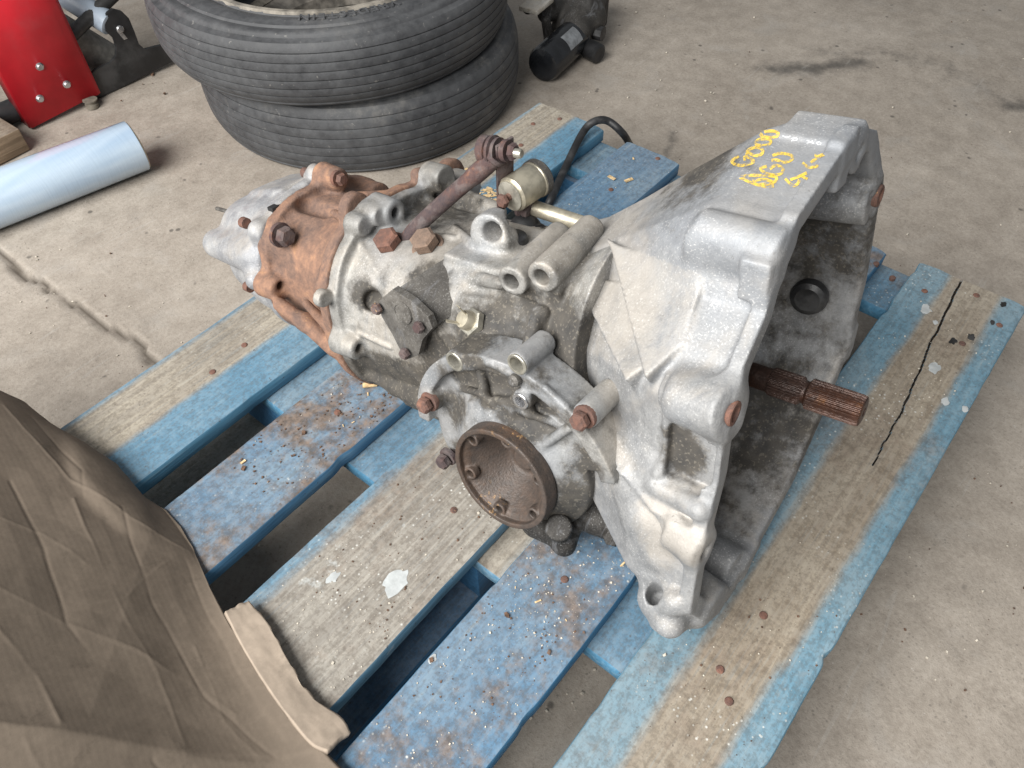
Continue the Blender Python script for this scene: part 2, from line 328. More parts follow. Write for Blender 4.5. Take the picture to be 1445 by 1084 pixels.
# ------------------------------------------------------------------ signed-distance casting modeller
class Vol:
    def __init__(s, lo, hi, h):
        s.lo = np.array(lo, float); s.h = h; n = np.ceil((np.array(hi)-s.lo)/h).astype(int)+1; s.n = n
        s.ax = [(s.lo[i]+h*np.arange(n[i])).astype(np.float32) for i in range(3)]
        s.D = np.full(n, .5, np.float32)
    def sub(s, lo, hi):
        sl = []
        for i in range(3):
            a = max(0, int((lo[i]-s.lo[i])/s.h)); b = min(s.n[i], int((hi[i]-s.lo[i])/s.h)+2); sl.append(slice(a, max(a, b)))
        return tuple(sl)
    def op(s, f, lo, hi, k=.006, sub=False):
        m = .03 if not sub else .012
        sl = s.sub(np.array(lo)-m, np.array(hi)+m); D = s.D[sl]
        if D.size == 0: return
        X = s.ax[0][sl[0]][:, None, None]; Y = s.ax[1][sl[1]][None, :, None]; Z = s.ax[2][sl[2]][None, None, :]
        d = np.broadcast_to(f(X, Y, Z), D.shape).astype(np.float32)
        if sub: a, b = -D, d
        else: a, b = D, d
        hh = np.maximum(k-np.abs(a-b), 0)/k; r = np.minimum(a, b)-hh*hh*k*.25
        s.D[sl] = -r if sub else r
    # primitives ---------------------------------------------------
    def cyl(s, p, q, r, r2=None, k=.006, sub=False, rnd=.002):
        p = np.asarray(p, float); q = np.asarray(q, float); ln = np.linalg.norm(q-p); ax = (q-p)/ln; r2 = r if r2 is None else r2
        def f(X, Y, Z):
            x, y, z = X-p[0], Y-p[1], Z-p[2]; t = x*ax[0]+y*ax[1]+z*ax[2]
            rad = np.sqrt(np.maximum((x-t*ax[0])**2+(y-t*ax[1])**2+(z-t*ax[2])**2, 0))
            R = r+(r2-r)*np.clip(t/ln, 0, 1); d1 = rad-R+rnd; d2 = np.abs(t-ln/2)-ln/2+rnd
            return np.minimum(np.maximum(d1, d2), 0)+np.sqrt(np.maximum(d1, 0)**2+np.maximum(d2, 0)**2)-rnd
        m = max(r, r2); s.op(f, np.minimum(p, q)-m, np.maximum(p, q)+m, k, sub)
    def cap(s, p, q, r, r2=None, k=.008, sub=False):
        p = np.asarray(p, float); q = np.asarray(q, float); r2 = r if r2 is None else r2; v = q-p; vv = v@v
        def f(X, Y, Z):
            x, y, z = X-p[0], Y-p[1], Z-p[2]; t = np.clip((x*v[0]+y*v[1]+z*v[2])/vv, 0, 1)
            return np.sqrt((x-t*v[0])**2+(y-t*v[1])**2+(z-t*v[2])**2)-(r+(r2-r)*t)
        m = max(r, r2); s.op(f, np.minimum(p, q)-m, np.maximum(p, q)+m, k, sub)
    def chain(s, pts, rs, k=.008):
        rs = rs if hasattr(rs, '__len__') else [rs]*len(pts)
        for i in range(len(pts)-1): s.cap(pts[i], pts[i+1], rs[i], rs[i+1], k)
    def box(s, c, half, axes=None, rnd=.004, k=.006, sub=False):
        c = np.asarray(c, float); A = np.eye(3) if axes is None else np.asarray(axes, float); hf = np.asarray(half, float)
        def f(X, Y, Z):
            x, y, z = X-c[0], Y-c[1], Z-c[2]
            q = [np.abs(x*A[i][0]+y*A[i][1]+z*A[i][2])-hf[i]+rnd for i in range(3)]
            o = np.sqrt(sum(np.maximum(v, 0)**2 for v in q)); return o+np.minimum(np.maximum(np.maximum(q[0], q[1]), q[2]), 0)-rnd
        e = np.abs(A).T@hf; s.op(f, c-e, c+e, k, sub)
    def tri(s, A, B, C, depth=.02, k=.003):
        """triangular slab: face ABC outwards (towards the outside of the casting), extruded inwards"""
        A, B, C = [np.asarray(q, float) for q in (A, B, C)]; n = np.cross(B-A, C-A); n /= np.linalg.norm(n); cen = (A+B+C)/3
        if n@(GC-cen) < 0: n = -n
        P = [(n, n@A), (-n, -(n@A)+depth)]
        for p, q, r in ((A, B, C), (B, C, A), (C, A, B)):
            m = np.cross(q-p, n); m /= np.linalg.norm(m); m = m if m@(r-p) < 0 else -m; P.append((m, m@p+.0012))
        def f(X, Y, Z):
            d = None
            for m, o in P:
                e = m[0]*X+m[1]*Y+m[2]*Z-o; d = e if d is None else np.maximum(d, e)
            return d
        pts = np.array([A, B, C, A-n*depth, B-n*depth, C-n*depth]); s.op(f, pts.min(0), pts.max(0), k)
    def loft(s, secs, pw=2.4, k=.006, sub=False):
        """secs: (a, cy, cz, ry, rz) along axis a"""
        S = np.array(secs, float)
        def f(X, Y, Z):
            a = np.asarray(X).ravel(); P = [np.interp(a, S[:, 0], S[:, i]).astype(np.float32)[:, None, None] for i in range(1, 5)]
            u = np.abs((Y-P[0])/P[2]); v = np.abs((Z-P[1])/P[3]); n = (u**pw+v**pw)**(1/pw)
            d = (n-1)*np.minimum(P[2], P[3])*.92; e = np.maximum(S[0, 0]-X, X-S[-1, 0])
            return np.maximum(d, e)
        s.op(f, (S[0, 0], (S[:, 1]-S[:, 3]).min(), (S[:, 2]-S[:, 4]).min()), (S[-1, 0], (S[:, 1]+S[:, 3]).max(), (S[:, 2]+S[:, 4]).max()), k, sub)
    def surf(s, p):
        """first point of the casting seen at a pixel, with its normal"""
        d = GF@ray(p); d = d/np.linalg.norm(d); t = np.arange(.25, 1.3, .0006); Q = GC+t[:, None]*d; I = np.round((Q-s.lo)/s.h).astype(int)
        ok = np.all((I > 1) & (I < s.n-2), 1); I = I[ok]; Q = Q[ok]; v = s.D[I[:, 0], I[:, 1], I[:, 2]]; k = np.argmax(v < 0)
        if not (v < 0).any(): raise ValueError('no surface at %s' % (p,))
        i, j, l = I[k]; g = np.array([s.D[i+1, j, l]-s.D[i-1, j, l], s.D[i, j+1, l]-s.D[i, j-1, l], s.D[i, j, l+1]-s.D[i, j, l-1]]); return Q[k], g/np.linalg.norm(g)
    def ridge(s, pix, r, sink=.5, k=.006):
        P = []
        for p in pix:
            q, n = s.surf(p); P.append(q-n*r*sink)
        s.chain(P, r, k)
    def mesh(s):
        D = s.D; neg = D < 0; c = np.zeros(tuple(s.n-1), np.int8)
        for i in (0, 1):
            for j in (0, 1):
                for k in (0, 1): c += neg[i:s.n[0]-1+i, j:s.n[1]-1+j, k:s.n[2]-1+k]
        act = (c > 0) & (c < 8); I = np.argwhere(act); idx = np.full(c.shape, -1, np.int64); idx[act] = np.arange(len(I))
        cor = [(i, j, k) for i in (0, 1) for j in (0, 1) for k in (0, 1)]
        V = np.stack([D[I[:, 0]+i, I[:, 1]+j, I[:, 2]+k] for i, j, k in cor], 1)
        acc = np.zeros((len(I), 3)); cnt = np.zeros(len(I))
        for p in range(8):
            for q in range(p+1, 8):
                dd = np.subtract(cor[q], cor[p])
                if np.abs(dd).sum() != 1: continue
                m = (V[:, p] < 0) != (V[:, q] < 0); t = np.where(m, V[:, p]/np.where(m, V[:, p]-V[:, q], 1), 0)
                acc += m[:, None]*(np.array(cor[p])+t[:, None]*dd); cnt += m
        P = s.lo+s.h*(I+acc/cnt[:, None]); F = []
        for ax in range(3):
            o1, o2 = [(1, 2), (2, 0), (0, 1)][ax]
            A = np.take(neg, range(0, s.n[ax]-1), ax); B = np.take(neg, range(1, s.n[ax]), ax)
            E = np.argwhere(A != B); ok = (E[:, o1] > 0) & (E[:, o2] > 0) & (E[:, o1] < s.n[o1]-1) & (E[:, o2] < s.n[o2]-1); E = E[ok]
            s1 = A[E[:, 0], E[:, 1], E[:, 2]]
            def g(d1, d2):
                Q = E.copy(); Q[:, o1] += d1; Q[:, o2] += d2; return idx[Q[:, 0], Q[:, 1], Q[:, 2]]
            q = np.stack([g(-1, -1), g(0, -1), g(0, 0), g(-1, 0)], 1); q[~s1] = q[~s1][:, ::-1]; F.append(q)
        return P, np.concatenate(F)
def poly_field(poly, lo, hi, h=.002):
    """signed distance image of a polygon, with bilinear lookup"""
    P = np.array(poly, float); ys = np.arange(lo[0], hi[0], h); zs = np.arange(lo[1], hi[1], h); Y, Z = np.meshgrid(ys, zs, indexing='ij')
    d = np.full(Y.shape, 1e9); ins = np.zeros(Y.shape, bool); n = len(P)
    for i in range(n):
        a, b = P[i], P[(i+1) % n]; e = b-a; w0 = Y-a[0]; w1 = Z-a[1]; t = np.clip((w0*e[0]+w1*e[1])/(e@e), 0, 1)
        d = np.minimum(d, (w0-t*e[0])**2+(w1-t*e[1])**2)
        c = ((a[1] <= Z) & (b[1] > Z)) | ((b[1] <= Z) & (a[1] > Z))
        with np.errstate(divide='ignore', invalid='ignore'): xi = a[0]+(Z-a[1])/(e[1] if e[1] else 1e-9)*e[0]
        ins ^= c & (Y < xi)
    G = (np.sqrt(d)*np.where(ins, -1, 1)).astype(np.float32)
    def look(y, z):
        u = np.clip((y-lo[0])/h, 0, len(ys)-1.001); v = np.clip((z-lo[1])/h, 0, len(zs)-1.001); i = u.astype(int); j = v.astype(int); fu = (u-i).astype(np.float32); fv = (v-j).astype(np.float32)
        return (G[i, j]*(1-fu)+G[i+1, j]*fu)*(1-fv)+(G[i, j+1]*(1-fu)+G[i+1, j+1]*fu)*fv
    return look
def grime_shade_of(P, blobs):  # blob darkening: oily dirt, plus painted shade in the bell and cover
    g = np.zeros(len(P))
    for c, r, s in blobs:
        d = np.linalg.norm((P-np.asarray(c))/np.asarray(r), axis=1); g = np.maximum(g, s*np.clip(1.25-d, 0, 1))
    return g

# ------------------------------------------------------------------ floor
def seg_dist(P, a, b):
    a = np.asarray(a); b = np.asarray(b); e = b-a; w = P-a; t = np.clip((w@e)/(e@e), 0, 1); return np.linalg.norm(w-t[:, None]*e, axis=1)
def build_floor():
    h = .0075; xs = np.arange(-1.5, 1.75, h); ys = np.arange(-.75, 2.6, h); X, Y = np.meshgrid(xs, ys, indexing='ij')
    P = np.stack([X.ravel(), Y.ravel(), 0*X.ravel()], 1); n = len(P)
    z = (vnoise(P, 2.2, 2)-.5)*.006+(vnoise(P, 30, 3)-.5)*.0022
    w2 = P[:, :2]+np.stack([vnoise(P, 22, 3)-.5, vnoise(P+5, 22, 3)-.5], 1)*.030
    crk = [gp(p)[:2] for p in [(-90, 290), (0, 356), (28, 385), (62, 400), (110, 432), (160, 466), (215, 505), (262, 548), (330, 560)]]
    dc = np.min([seg_dist(w2, crk[i], crk[i+1]) for i in range(len(crk)-1)], 0)
    crack = np.clip((1-dc/(.0040+.004*vnoise(P, 9, 2)))*1.6, 0, 1)
    z -= crack*.007
    stain = np.zeros(n)
    for pts, r, s in [([(1085, 95), (1150, 98), (1210, 90)], .055, .8), ([(1150, 75), (1250, 78), (1330, 95), (1400, 130), (1440, 155)], .10, .42), ([(1420, 150), (1445, 150)], .06, .7), ([(940, 215), (950, 190)], .02, .6),
                      ([(600, 40), (760, 120)], .10, .25), ([(215, 235), (60, 300)], .06, .35), ([(560, 240), (700, 200)], .05, .4)]:
        q = [gp(p)[:2] for p in pts]; d = np.min([seg_dist(w2, q[i], q[i+1]) for i in range(len(q)-1)], 0)
        stain = np.maximum(stain, s*np.clip(1-d/r, 0, 1))
    P[:, 2] = z
    nx, ny = len(xs), len(ys); i = np.arange(n).reshape(nx, ny)
    F = np.stack([i[:-1, :-1].ravel(), i[1:, :-1].ravel(), i[1:, 1:].ravel(), i[:-1, 1:].ravel()], 1)
    t = NT('worn_concrete')
    n1 = t.noise(2.6, 5, .6); n2 = t.noise(26, 5, .65); n3 = t.noise(160, 4, .7); n4 = t.noise(9, 4, .6, dist=.6)
    f = t.math('ADD', t.math('MULTIPLY', n1, .36), t.math('ADD', t.math('MULTIPLY', n2, .34), t.math('MULTIPLY', n3, .30)))
    col = t.ramp(f, (.34, (.215, .184, .152)), (.50, (.325, .285, .242)), (.66, (.435, .388, .335)))
    col = t.mix(t.step(n4, .54, .70, 0, .35), col, (.36, .335, .305))
    st = t.attr('stain'); sm = t.step(t.math('ADD', st, t.math('MULTIPLY', t.math('SUBTRACT', t.noise(34, 5, .7), .5), .9)), .18, .85)
    col = t.mix(t.math('MULTIPLY', sm, .80), col, (.055, .052, .048))
    vo = t.voro(38); pit = t.math('MULTIPLY', t.step(vo.outputs['Distance'], .10, .22, 1, 0), t.step(t.noise(12, 3), .58, .64))
    col = t.mix(t.math('MULTIPLY', pit, .75), col, (.075, .068, .06))
    po = t.voro(120); por = t.math('MULTIPLY', t.step(po.outputs['Distance'], .08, .24, 1, 0), t.step(t.noise(20, 3), .48, .60)); col = t.mix(t.math('MULTIPLY', por, .45), col, (.11, .10, .088))
    col = t.mix(t.step(t.noise(330, 3, .7), .56, .68, 0, .40), col, (.14, .122, .104))
    ws = t.math('MULTIPLY', t.step(t.noise(95, 4, .7), .67, .73), t.step(t.noise(5, 3), .45, .58)); col = t.mix(t.math('MULTIPLY', ws, .7), col, (.52, .50, .46))
    sr = t.step(t.noise(6, 3, .5, sx=(1, 9, 1), dist=.8), .66, .70, 0, .18); col = t.mix(sr, col, (.45, .43, .40))
    col = t.mix(t.attr('crack'), col, (.11, .093, .075))
    hh = t.math('ADD', t.math('MULTIPLY', n2, .8), t.math('ADD', t.math('MULTIPLY', n3, .8), t.math('MULTIPLY', t.noise(600, 2), .3)))
    m = t.done(col, t.step(n2, .3, .7, .68, .9), 0, t.bump(hh, .5, .0022), .3)
    o = mesh_obj('floor', P, F, m, None, True, None, {'crack': crack, 'stain': stain}); tag(o, 'worn brown grey concrete floor with cracks and dark stains', None, None, 'structure')
    # the rest of the slab, out to the garage's edges
    b = MB(); x0, x1, y0, y1 = xs[0], xs[-1], ys[0], ys[-1]; S = 6
    ring = [(-S, -S), (S, -S), (S, S), (-S, S)]; inn = [(x0, y0), (x1, y0), (x1, y1), (x0, y1)]
    b.add([(*p, -.001) for p in ring]+[(*p, -.001) for p in inn], [(k, (k+1) % 4, 4+(k+1) % 4, 4+k) for k in range(4)])
    o2 = b.build('floor_apron', m); tag(o2, 'plain concrete slab continuing around the work area', None, None, 'structure')
build_floor()

# ------------------------------------------------------------------ pallet
YE = dict(E=(.6652, .8), D=(.5174, .6157), C=(.3235, .4641), B=(.1826, .2859), A=(0.0, .1379))
PL = 1.25
def board_mesh(lx, w, th, seed, wob=.0011, chips=0, crack=None, nx=160, ny=14):
    """slab from (0,0,-th) to (lx,w,0); wavy worn edges"""
    rs = np.random.RandomState(seed); x = np.linspace(0, lx, nx+1); s = np.linspace(0, 1, ny+1)
    def edge(k): 
        q = np.stack([x, 0*x+seed*3.1+k, 0*x], 1); return (vnoise(q, 6, 2)-.5)*2*wob+(vnoise(q, 45, 2)-.5)*wob*.9
    e0, e1 = edge(.3), edge(7.7)
    for _ in range(chips):
        c = rs.rand()*lx; wd = .003+.010*rs.rand(); dp = .001+.0028*rs.rand(); g = dp*np.exp(-((x-c)/wd)**2)
        if rs.rand() < .5: e0 = e0+g
        else: e1 = e1-g
    X, S = np.meshgrid(x, s, indexing='ij'); Yc = e0[:, None]+(w+e1-e0)[:, None]*S
    ends = np.stack([s*w, 0*s+seed, 0*s], 1); ex0 = (vnoise(ends, 60, 2)-.5)*.005; ex1 = (vnoise(ends+9, 60, 2)-.5)*.005
    X = X+(1-X/lx)*ex0[None, :]*np.exp(-X/.02)+(X/lx)*ex1[None, :]*np.exp(-(lx-X)/.02)
    P3 = np.stack([X.ravel(), Yc.ravel(), 0*X.ravel()+seed], 1)
    Zt = ((vnoise(P3*np.array([.25, 1.6, 1]), 22, 3)-.5)*.0016).reshape(X.shape)
    Zt = Zt-.0015*np.maximum(0, 1-np.minimum(S, 1-S)*w/.004)*1.0
    ck = np.zeros(X.size)
    for pl_, w0, w1, dp in (crack or []):
        Q = np.stack([X.ravel(), Yc.ravel()], 1); Q = Q+np.stack([0*Q[:, 0], (vnoise(P3, 70, 2)-.5)*.0022], 1); best = np.full(len(Q), 9.0); n_ = len(pl_)-1
        near = np.abs(Q[:, 0]-np.mean([p[0] for p in pl_])) < .3
        for i_ in range(n_):
            wd = w0+(w1-w0)*(i_+.5)/n_; best[near] = np.minimum(best[near], seg_dist(Q[near], pl_[i_], pl_[i_+1])/wd)
        Zt = Zt-dp*np.clip(1.6-best, 0, 1).reshape(X.shape); ck = np.maximum(ck, np.clip(1.7-best, 0, 1))
    V = [np.stack([X.ravel(), Yc.ravel(), Zt.ravel()], 1)]
    nt = (nx+1)*(ny+1); i = np.arange(nt).reshape(nx+1, ny+1)
    F = [np.stack([i[:-1, :-1].ravel(), i[1:, :-1].ravel(), i[1:, 1:].ravel(), i[:-1, 1:].ravel()], 1)]
    per = np.concatenate([i[:, 0], i[-1, 1:], i[-2::-1, -1], i[0, -2:0:-1]]); T = V[0][per]; m = len(per); base = nt
    mid = T.copy(); mid[:, 2] = -.0035; out = T[:, :2]-np.array([lx/2, w/2]); mid[:, :2] += np.sign(out)*np.array([.0004, .0012]); low = mid.copy(); low[:, 2] = -th+.002; bot = T.copy(); bot[:, 2] = -th
    V += [mid, low, bot]
    def ring(a, b): 
        a2 = np.roll(a, -1); b2 = np.roll(b, -1); return np.stack([b, b2, a2, a], 1)
    r0, r1, r2, r3 = per, base+np.arange(m), base+m+np.arange(m), base+2*m+np.arange(m)
    F += [ring(r0, r1), ring(r1, r2), ring(r2, r3)]
    faces = np.concatenate(F).tolist()+[r3[::-1].tolist()]
    board_mesh.crack = np.concatenate([ck, np.zeros(sum(len(q) for q in V)-len(ck))])
    return np.concatenate(V), faces
def nail(root, x, y, parent, z=DZ, r=.0042):
    b = MB(); b.lathe((x, y, z-.004), (random.uniform(-.1, .1), random.uniform(-.1, .1), 1), [(0, r*.9), (.0042, r), (.0052, r*.8), (.0056, r*.3)], 10)
    b.build('nail', M_BOLT, root, parent=parent)
def build_pallet():
    random.seed(3)
    root = thing('pallet', 'weathered blue painted wooden pallet under the gearbox', 'pallet', (-.6, .4, 0))
    spec = dict(
        E=dict(lo=.42, hi=.965, soft=.045, dirt=.08, seed=1.0, specks=.25, wood=((.27, .235, .19), (.42, .37, .29)), wear=.25),
        D=dict(lo=2, hi=3, soft=.05, dlim=.82, dirt=.70, seed=2.0, specks=.45, wear=.35, blue=(.080, .20, .335)),
        C=dict(lo=-.2, hi=.93, soft=.07, dirt=.35, seed=3.0, specks=.8, wear=.5, wood=((.24, .215, .185), (.42, .39, .34))),
        B=dict(lo=2, hi=3, soft=.05, dirt=.62, seed=4.0, specks=.75, wear=.30, blue=(.062, .205, .365)),
        A=dict(lo=.20, hi=.70, soft=.05, dirt=.30, seed=5.0, specks=.7, wear=.22, blue=(.115, .275, .385), wood=((.26, .205, .145), (.40, .335, .25))))
    far = dict(E=0.0, D=-.004, C=-.003, B=-.006, A=.004)
    boards = {}
    for k, (y0, y1) in YE.items():
        w = y1-y0; m = mat_wood('board_paint_'+k.lower(), w, **spec[k])
        ch = {'E': 5, 'D': 9, 'C': 8, 'B': 8, 'A': 12}[k]
        kw = {}
        if k == 'A':                              # the long splits in the front board are grooves in its mesh
            loc = lambda p: (gp(p, DZ)[0]+PL, gp(p, DZ)[1]-y0)
            kw = dict(nx=460, ny=140, crack=[([loc(p) for p in q], w0, w1, .0055) for q, w0, w1 in (
                ([(1360, 390), (1340, 430), (1322, 468), (1315, 480), (1303, 512), (1288, 545), (1272, 582), (1250, 622), (1232, 655)],   .0008, .0003),)])
        v, f = board_mesh(PL+far[k], w, .022, int(spec[k]['seed']*11), chips=ch, **kw)
        o = mesh_obj('board', v, f, m, root, True, (-PL, y0, DZ), {'crack': board_mesh.crack}); sharp(o, 40); boards[k] = o
    boards['A']['label'] = 'wide front board with bare worn middle and a long split'
    boards['C']['label'] = 'wide bare grey board with the paint worn away'
    # stringers (cross boards under the deck)
    m_str = mat_wood('stringer_paint', .145, lo=2, hi=3, dirt=.35, seed=7.0, specks=.45, wear=.55, blue=(.07, .20, .32))
    for x0, x1 in ((-.086, -.002), (-.709, -.566), (-PL+.002, -PL+.11)):
        v, f = board_mesh(.796, x1-x0, .022, int(-x0*100)+5, nx=70)
        v = np.stack([-v[:, 1], v[:, 0], v[:, 2]], 1)
        o = mesh_obj('stringer', v, f, m_str, root, True, (x1, .002, DZ-.0225)); sharp(o, 40)
    m_blk = mat_wood('block_paint', .14, lo=2, hi=3, dirt=.2, seed=9.0, specks=.05, wear=.3, blue=(.045, .15, .29))
    for cx, hx in ((-.05, .045), (-.637, .07), (-PL+.06, .05)):
        for y0, y1 in ((.645, .79), (.325, .46), (.008, .12)):
            b = MB(); b.box((0, (y1-y0)/2, -.039), hx, (y1-y0)/2-.002, .038, bev=.002)
            o = mesh_obj('block', np.array(b.v), b.f, m_blk, root, True, (cx, y0, DZ-.0452)); sharp(o, 40)
    m_bot = mat_wood('bottom_board_wood', .12, lo=-1, hi=3, dirt=.3, seed=10.0, specks=.1, wear=.3, wood=((.17, .175, .16), (.28, .28, .25)), green=.35)
    for y0, y1 in ((.63, .785), (.33, .455), (.01, .115)):
        v, f = board_mesh(PL-.006, y1-y0, .019, int(y0*100)+2, nx=60)
        o = mesh_obj('bottom_board', v, f, m_blk if y0 == .33 else m_bot, root, True, (-PL+.003, y0, DZ-.1225)); sharp(o, 40)  # middle board in darker paint, standing in for the shade in the gap
    # rusty nails seen on the boards
    for p, k in [((345, 487), 'E'), ((300, 525), 'E'), ((752, 175), 'E'), ((790, 168), 'E'), ((735, 205), 'E'), ((862, 268), 'D'), ((928, 224), 'D'), ((476, 582), 'D'), ((1305, 411), 'A'), ((1378, 417), 'A'), ((1410, 459), 'A'), ((1358, 485), 'A'), ((1077, 868), 'A'), ((1016, 945), 'A'), ((1029, 990), 'A'), ((1260, 392), 'B'), ((1237, 372), 'B'), ((797, 818), 'B'), ((640, 720), 'C')]:
        q = gp(p, DZ); nail(root, q[0], q[1], boards[k])
    wp = mat_plain('white_paint_drop', (.43, .45, .45), .6, 0, .12, 90); bp = mat_plain('black_oil_drop', (.012, .011, .010), .4, 0, .2, 90)
    for p, r, k, m in [((558, 822), .014, 'C', wp), ((470, 815), .006, 'C', wp), ((1306, 437), .009, 'A', wp), ((1318, 520), .008, 'A', wp), ((1334, 566), .006, 'A', wp), ((1362, 577), .0045, 'A', wp), ((1345, 481), .0055, 'A', bp), ((1370, 476), .0055, 'A', bp), ((1400, 455), .004, 'A', bp), ((1416, 429), .005, 'A', bp), ((1320, 455), .004, 'A', wp), ((610, 930), .004, 'B', wp)]:
        q = gp(p, DZ); b = MB(); n_ = 22; V = [(q[0], q[1], DZ+.0009)]
        for i in range(n_):
            a_ = 6.2832*i/n_; rr = r*(.45+.95*vnoise(np.array([[math.cos(a_)*1.3+q[0]*40, math.sin(a_)*1.3+q[1]*40, 0.0]]), 1.6, 2)[0]); V.append((q[0]+rr*math.cos(a_)*1.25, q[1]+rr*math.sin(a_)*.8, DZ+.0002))
        b.add(V, [(0, i+1, (i+1) % n_+1) for i in range(n_)]); b.build('paint_drop', m, root, parent=boards[k])
    return root
PALLET = build_pallet()
def scatter(name, label, spots, mat, shape, seed, kind='stuff'):
    """many tiny bits lying on a surface; spots: (pixel, radius_px, count, z, size)"""
    rs = np.random.RandomState(seed); b = MB()
    for (px, rad, cnt, z, size) in spots:
        for _ in range(cnt):
            a = rs.rand()*6.283; r = rad*math.sqrt(rs.rand()); q = gp((px[0]+r*math.cos(a), px[1]+.7*r*math.sin(a)), z)
            if z > .1:
                if not any(y0+.004 < q[1] < y1-.004 for y0, y1 in YE.values()) or q[0] > -.006: continue
            s_ = size*(.4+rs.rand()**2*1.3); th = rs.rand()*6.283; c, sn = math.cos(th), math.sin(th)
            A = np.array([[c, sn, 0], [-sn, c, 0], [0, 0, 1]])
            if shape == 'chip': 
                A[2] += rs.randn(3)*.25; b.box(q+np.array([0, 0, s_*.12+.0004]), s_*.5, s_*(.12+.1*rs.rand()), s_*.06, A)
            else:
                k = rs.rand(8)*.5+.75; V = [q+np.array([0, 0, s_*.22])+(A[0]*i+A[1]*j*.8+A[2]*kk*.55)*s_*.45*k[n_] for n_, (i, j, kk) in enumerate([(i, j, kk) for kk in (-1, 1) for j in (-1, 1) for i in (-1, 1)])]
                b.add(V, [(0, 2, 3, 1), (4, 5, 7, 6), (0, 1, 5, 4), (2, 6, 7, 3), (0, 4, 6, 2), (1, 3, 7, 5)])
    o = b.build(name, mat, None, smooth=False); tag(o, label, None, None, kind); return o
M_SHAV = mat_plain('fresh_wood_shaving', (.62, .45, .24), .7, 0, .3, 200)
M_CRUMB = mat_plain('brown_crumb', (.12, .07, .045), .9, 0, .4, 200)
M_GRIT = mat_plain('pale_grit', (.55, .50, .42), .85, 0, .3, 200)
scatter('wood_shavings', 'pale yellow wood shavings lying on the blue boards', [((640, 262), 34, 230, DZ, .0085), ((690, 282), 22, 70, DZ, .008), ((850, 240), 60, 7, DZ, .012), ((500, 520), 60, 6, DZ, .011), ((650, 300), 60, 20, DZ, .006), ((420, 640), 110, 6, DZ, .009), ((860, 850), 150, 8, DZ, .006)], M_SHAV, 'chip', 1)
scatter('rust_crumbs', 'brown crumbs of rust and dirt strewn on the pallet', [((430, 630), 110, 170, DZ, 0.0016), ((520, 560), 55, 60, DZ, 0.0020), ((700, 900), 170, 170, DZ, 0.0014), ((560, 820), 130, 70, DZ, 0.0013), ((1050, 950), 200, 60, DZ, 0.0014), ((620, 720), 80, 35, DZ, 0.0016), ((450, 640), 120, 14, DZ, 0.0032), ((700, 900), 150, 12, DZ, 0.0029)], M_CRUMB, 'crumb', 2)
scatter('white_grit', 'white paint flakes and metal dust strewn on the pallet', [((790, 820), 120, 260, DZ, 0.0011), ((640, 960), 190, 220, DZ, 0.0010), ((480, 830), 140, 120, DZ, 0.0010), ((1260, 500), 120, 160, DZ, 0.0012), ((1060, 880), 220, 120, DZ, 0.0010), ((860, 300), 90, 50, DZ, 0.0012), ((430, 620), 120, 50, DZ, 0.0011), ((700, 880), 260, 24, DZ, 0.0024)], M_GRIT, 'crumb', 3)
scatter('floor_grit', 'small pale stones and grit scattered on the concrete', [((200, 400), 200, 30, .001, 0.0020), ((1250, 150), 330, 66, .001, 0.0024), ((1300, 800), 250, 54, .001, 0.0018), ((950, 90), 150, 30, .001, 0.0024), ((340, 740), 60, 9, .001, 0.0032), ((800, 990), 80, 14, .001, 0.0032)], M_GRIT, 'crumb', 4)
scatter('floor_dirt', 'dark bits of dirt scattered on the concrete', [((1300, 800), 260, 42, .001, 0.0021), ((1250, 200), 300, 35, .001, 0.0026), ((190, 420), 160, 11, .001, 0.0024), ((180, 130), 60, 12, .001, 0.0048)], M_CRUMB, 'crumb', 5)

# ------------------------------------------------------------------ the gearbox
GB = thing('gearbox', 'dirty aluminium car gearbox with rusty middle section lying on blue pallet', 'gearbox', (GO[0]-.02, GO[1]+.3, DZ))
def casting(name, vol, mat, blobs=(), parent=None, label=None):
    P, F = vol.mesh(); at = {'grime_shade': grime_shade_of(P, blobs)}; du = np.zeros(len(P))
    for A, B, C in (TREADS if name == 'bell_housing' else []):
        n_ = np.cross(B-A, C-A); ar = n_@n_; w = P-A; dist = np.abs(w@n_)/math.sqrt(ar); u_ = np.cross(B-A, w)@n_/ar; v_ = np.cross(w, C-A)@n_/ar
        du[(dist < .0045) & (u_ > -.04) & (v_ > -.04) & (u_+v_ < 1.04)] = 1
    at['dust'] = du
    o = part(name, toW(P), F, mat, GB, True, at, parent)
    if label: o['label'] = label
    return o, P, F
def bolt(p, ax, r=.0085, h=.008, mat=None, parent=None, washer=True, name='bolt', shank=.012):
    b = MB(); p = np.asarray(p, float); ax = np.asarray(ax, float); ax /= np.linalg.norm(ax)
    if washer: b.lathe(p-ax*.004, ax, [(0, r*1.2), (.004, r*1.25), (.0055, r*1.2)], 20)
    b.lathe(p-ax*shank, ax, [(0, r*.55), (shank, r*.55)], 10)
    b.lathe(p, ax, [(.004, r*.98), (.005, r), (h+.0015, r), (h+.004, r*.78), (h+.0042, r*.3)], 6)
    return b.build(name, mat or M_BOLT, GB, local=True, parent=parent, auto=25)
def stud_ring(p, ax, ro, ri, h, mat, name, parent=None, n=24):
    b = MB(); b.lathe(p, ax, [(0, ri), (0, ro), (h*.85, ro), (h, ro*.93), (h, ri*1.05), (h*.8, ri), (-.012, ri), (-.012, ri*.05)], n, cap=False)
    return b.build(name, mat, GB, local=True, parent=parent)

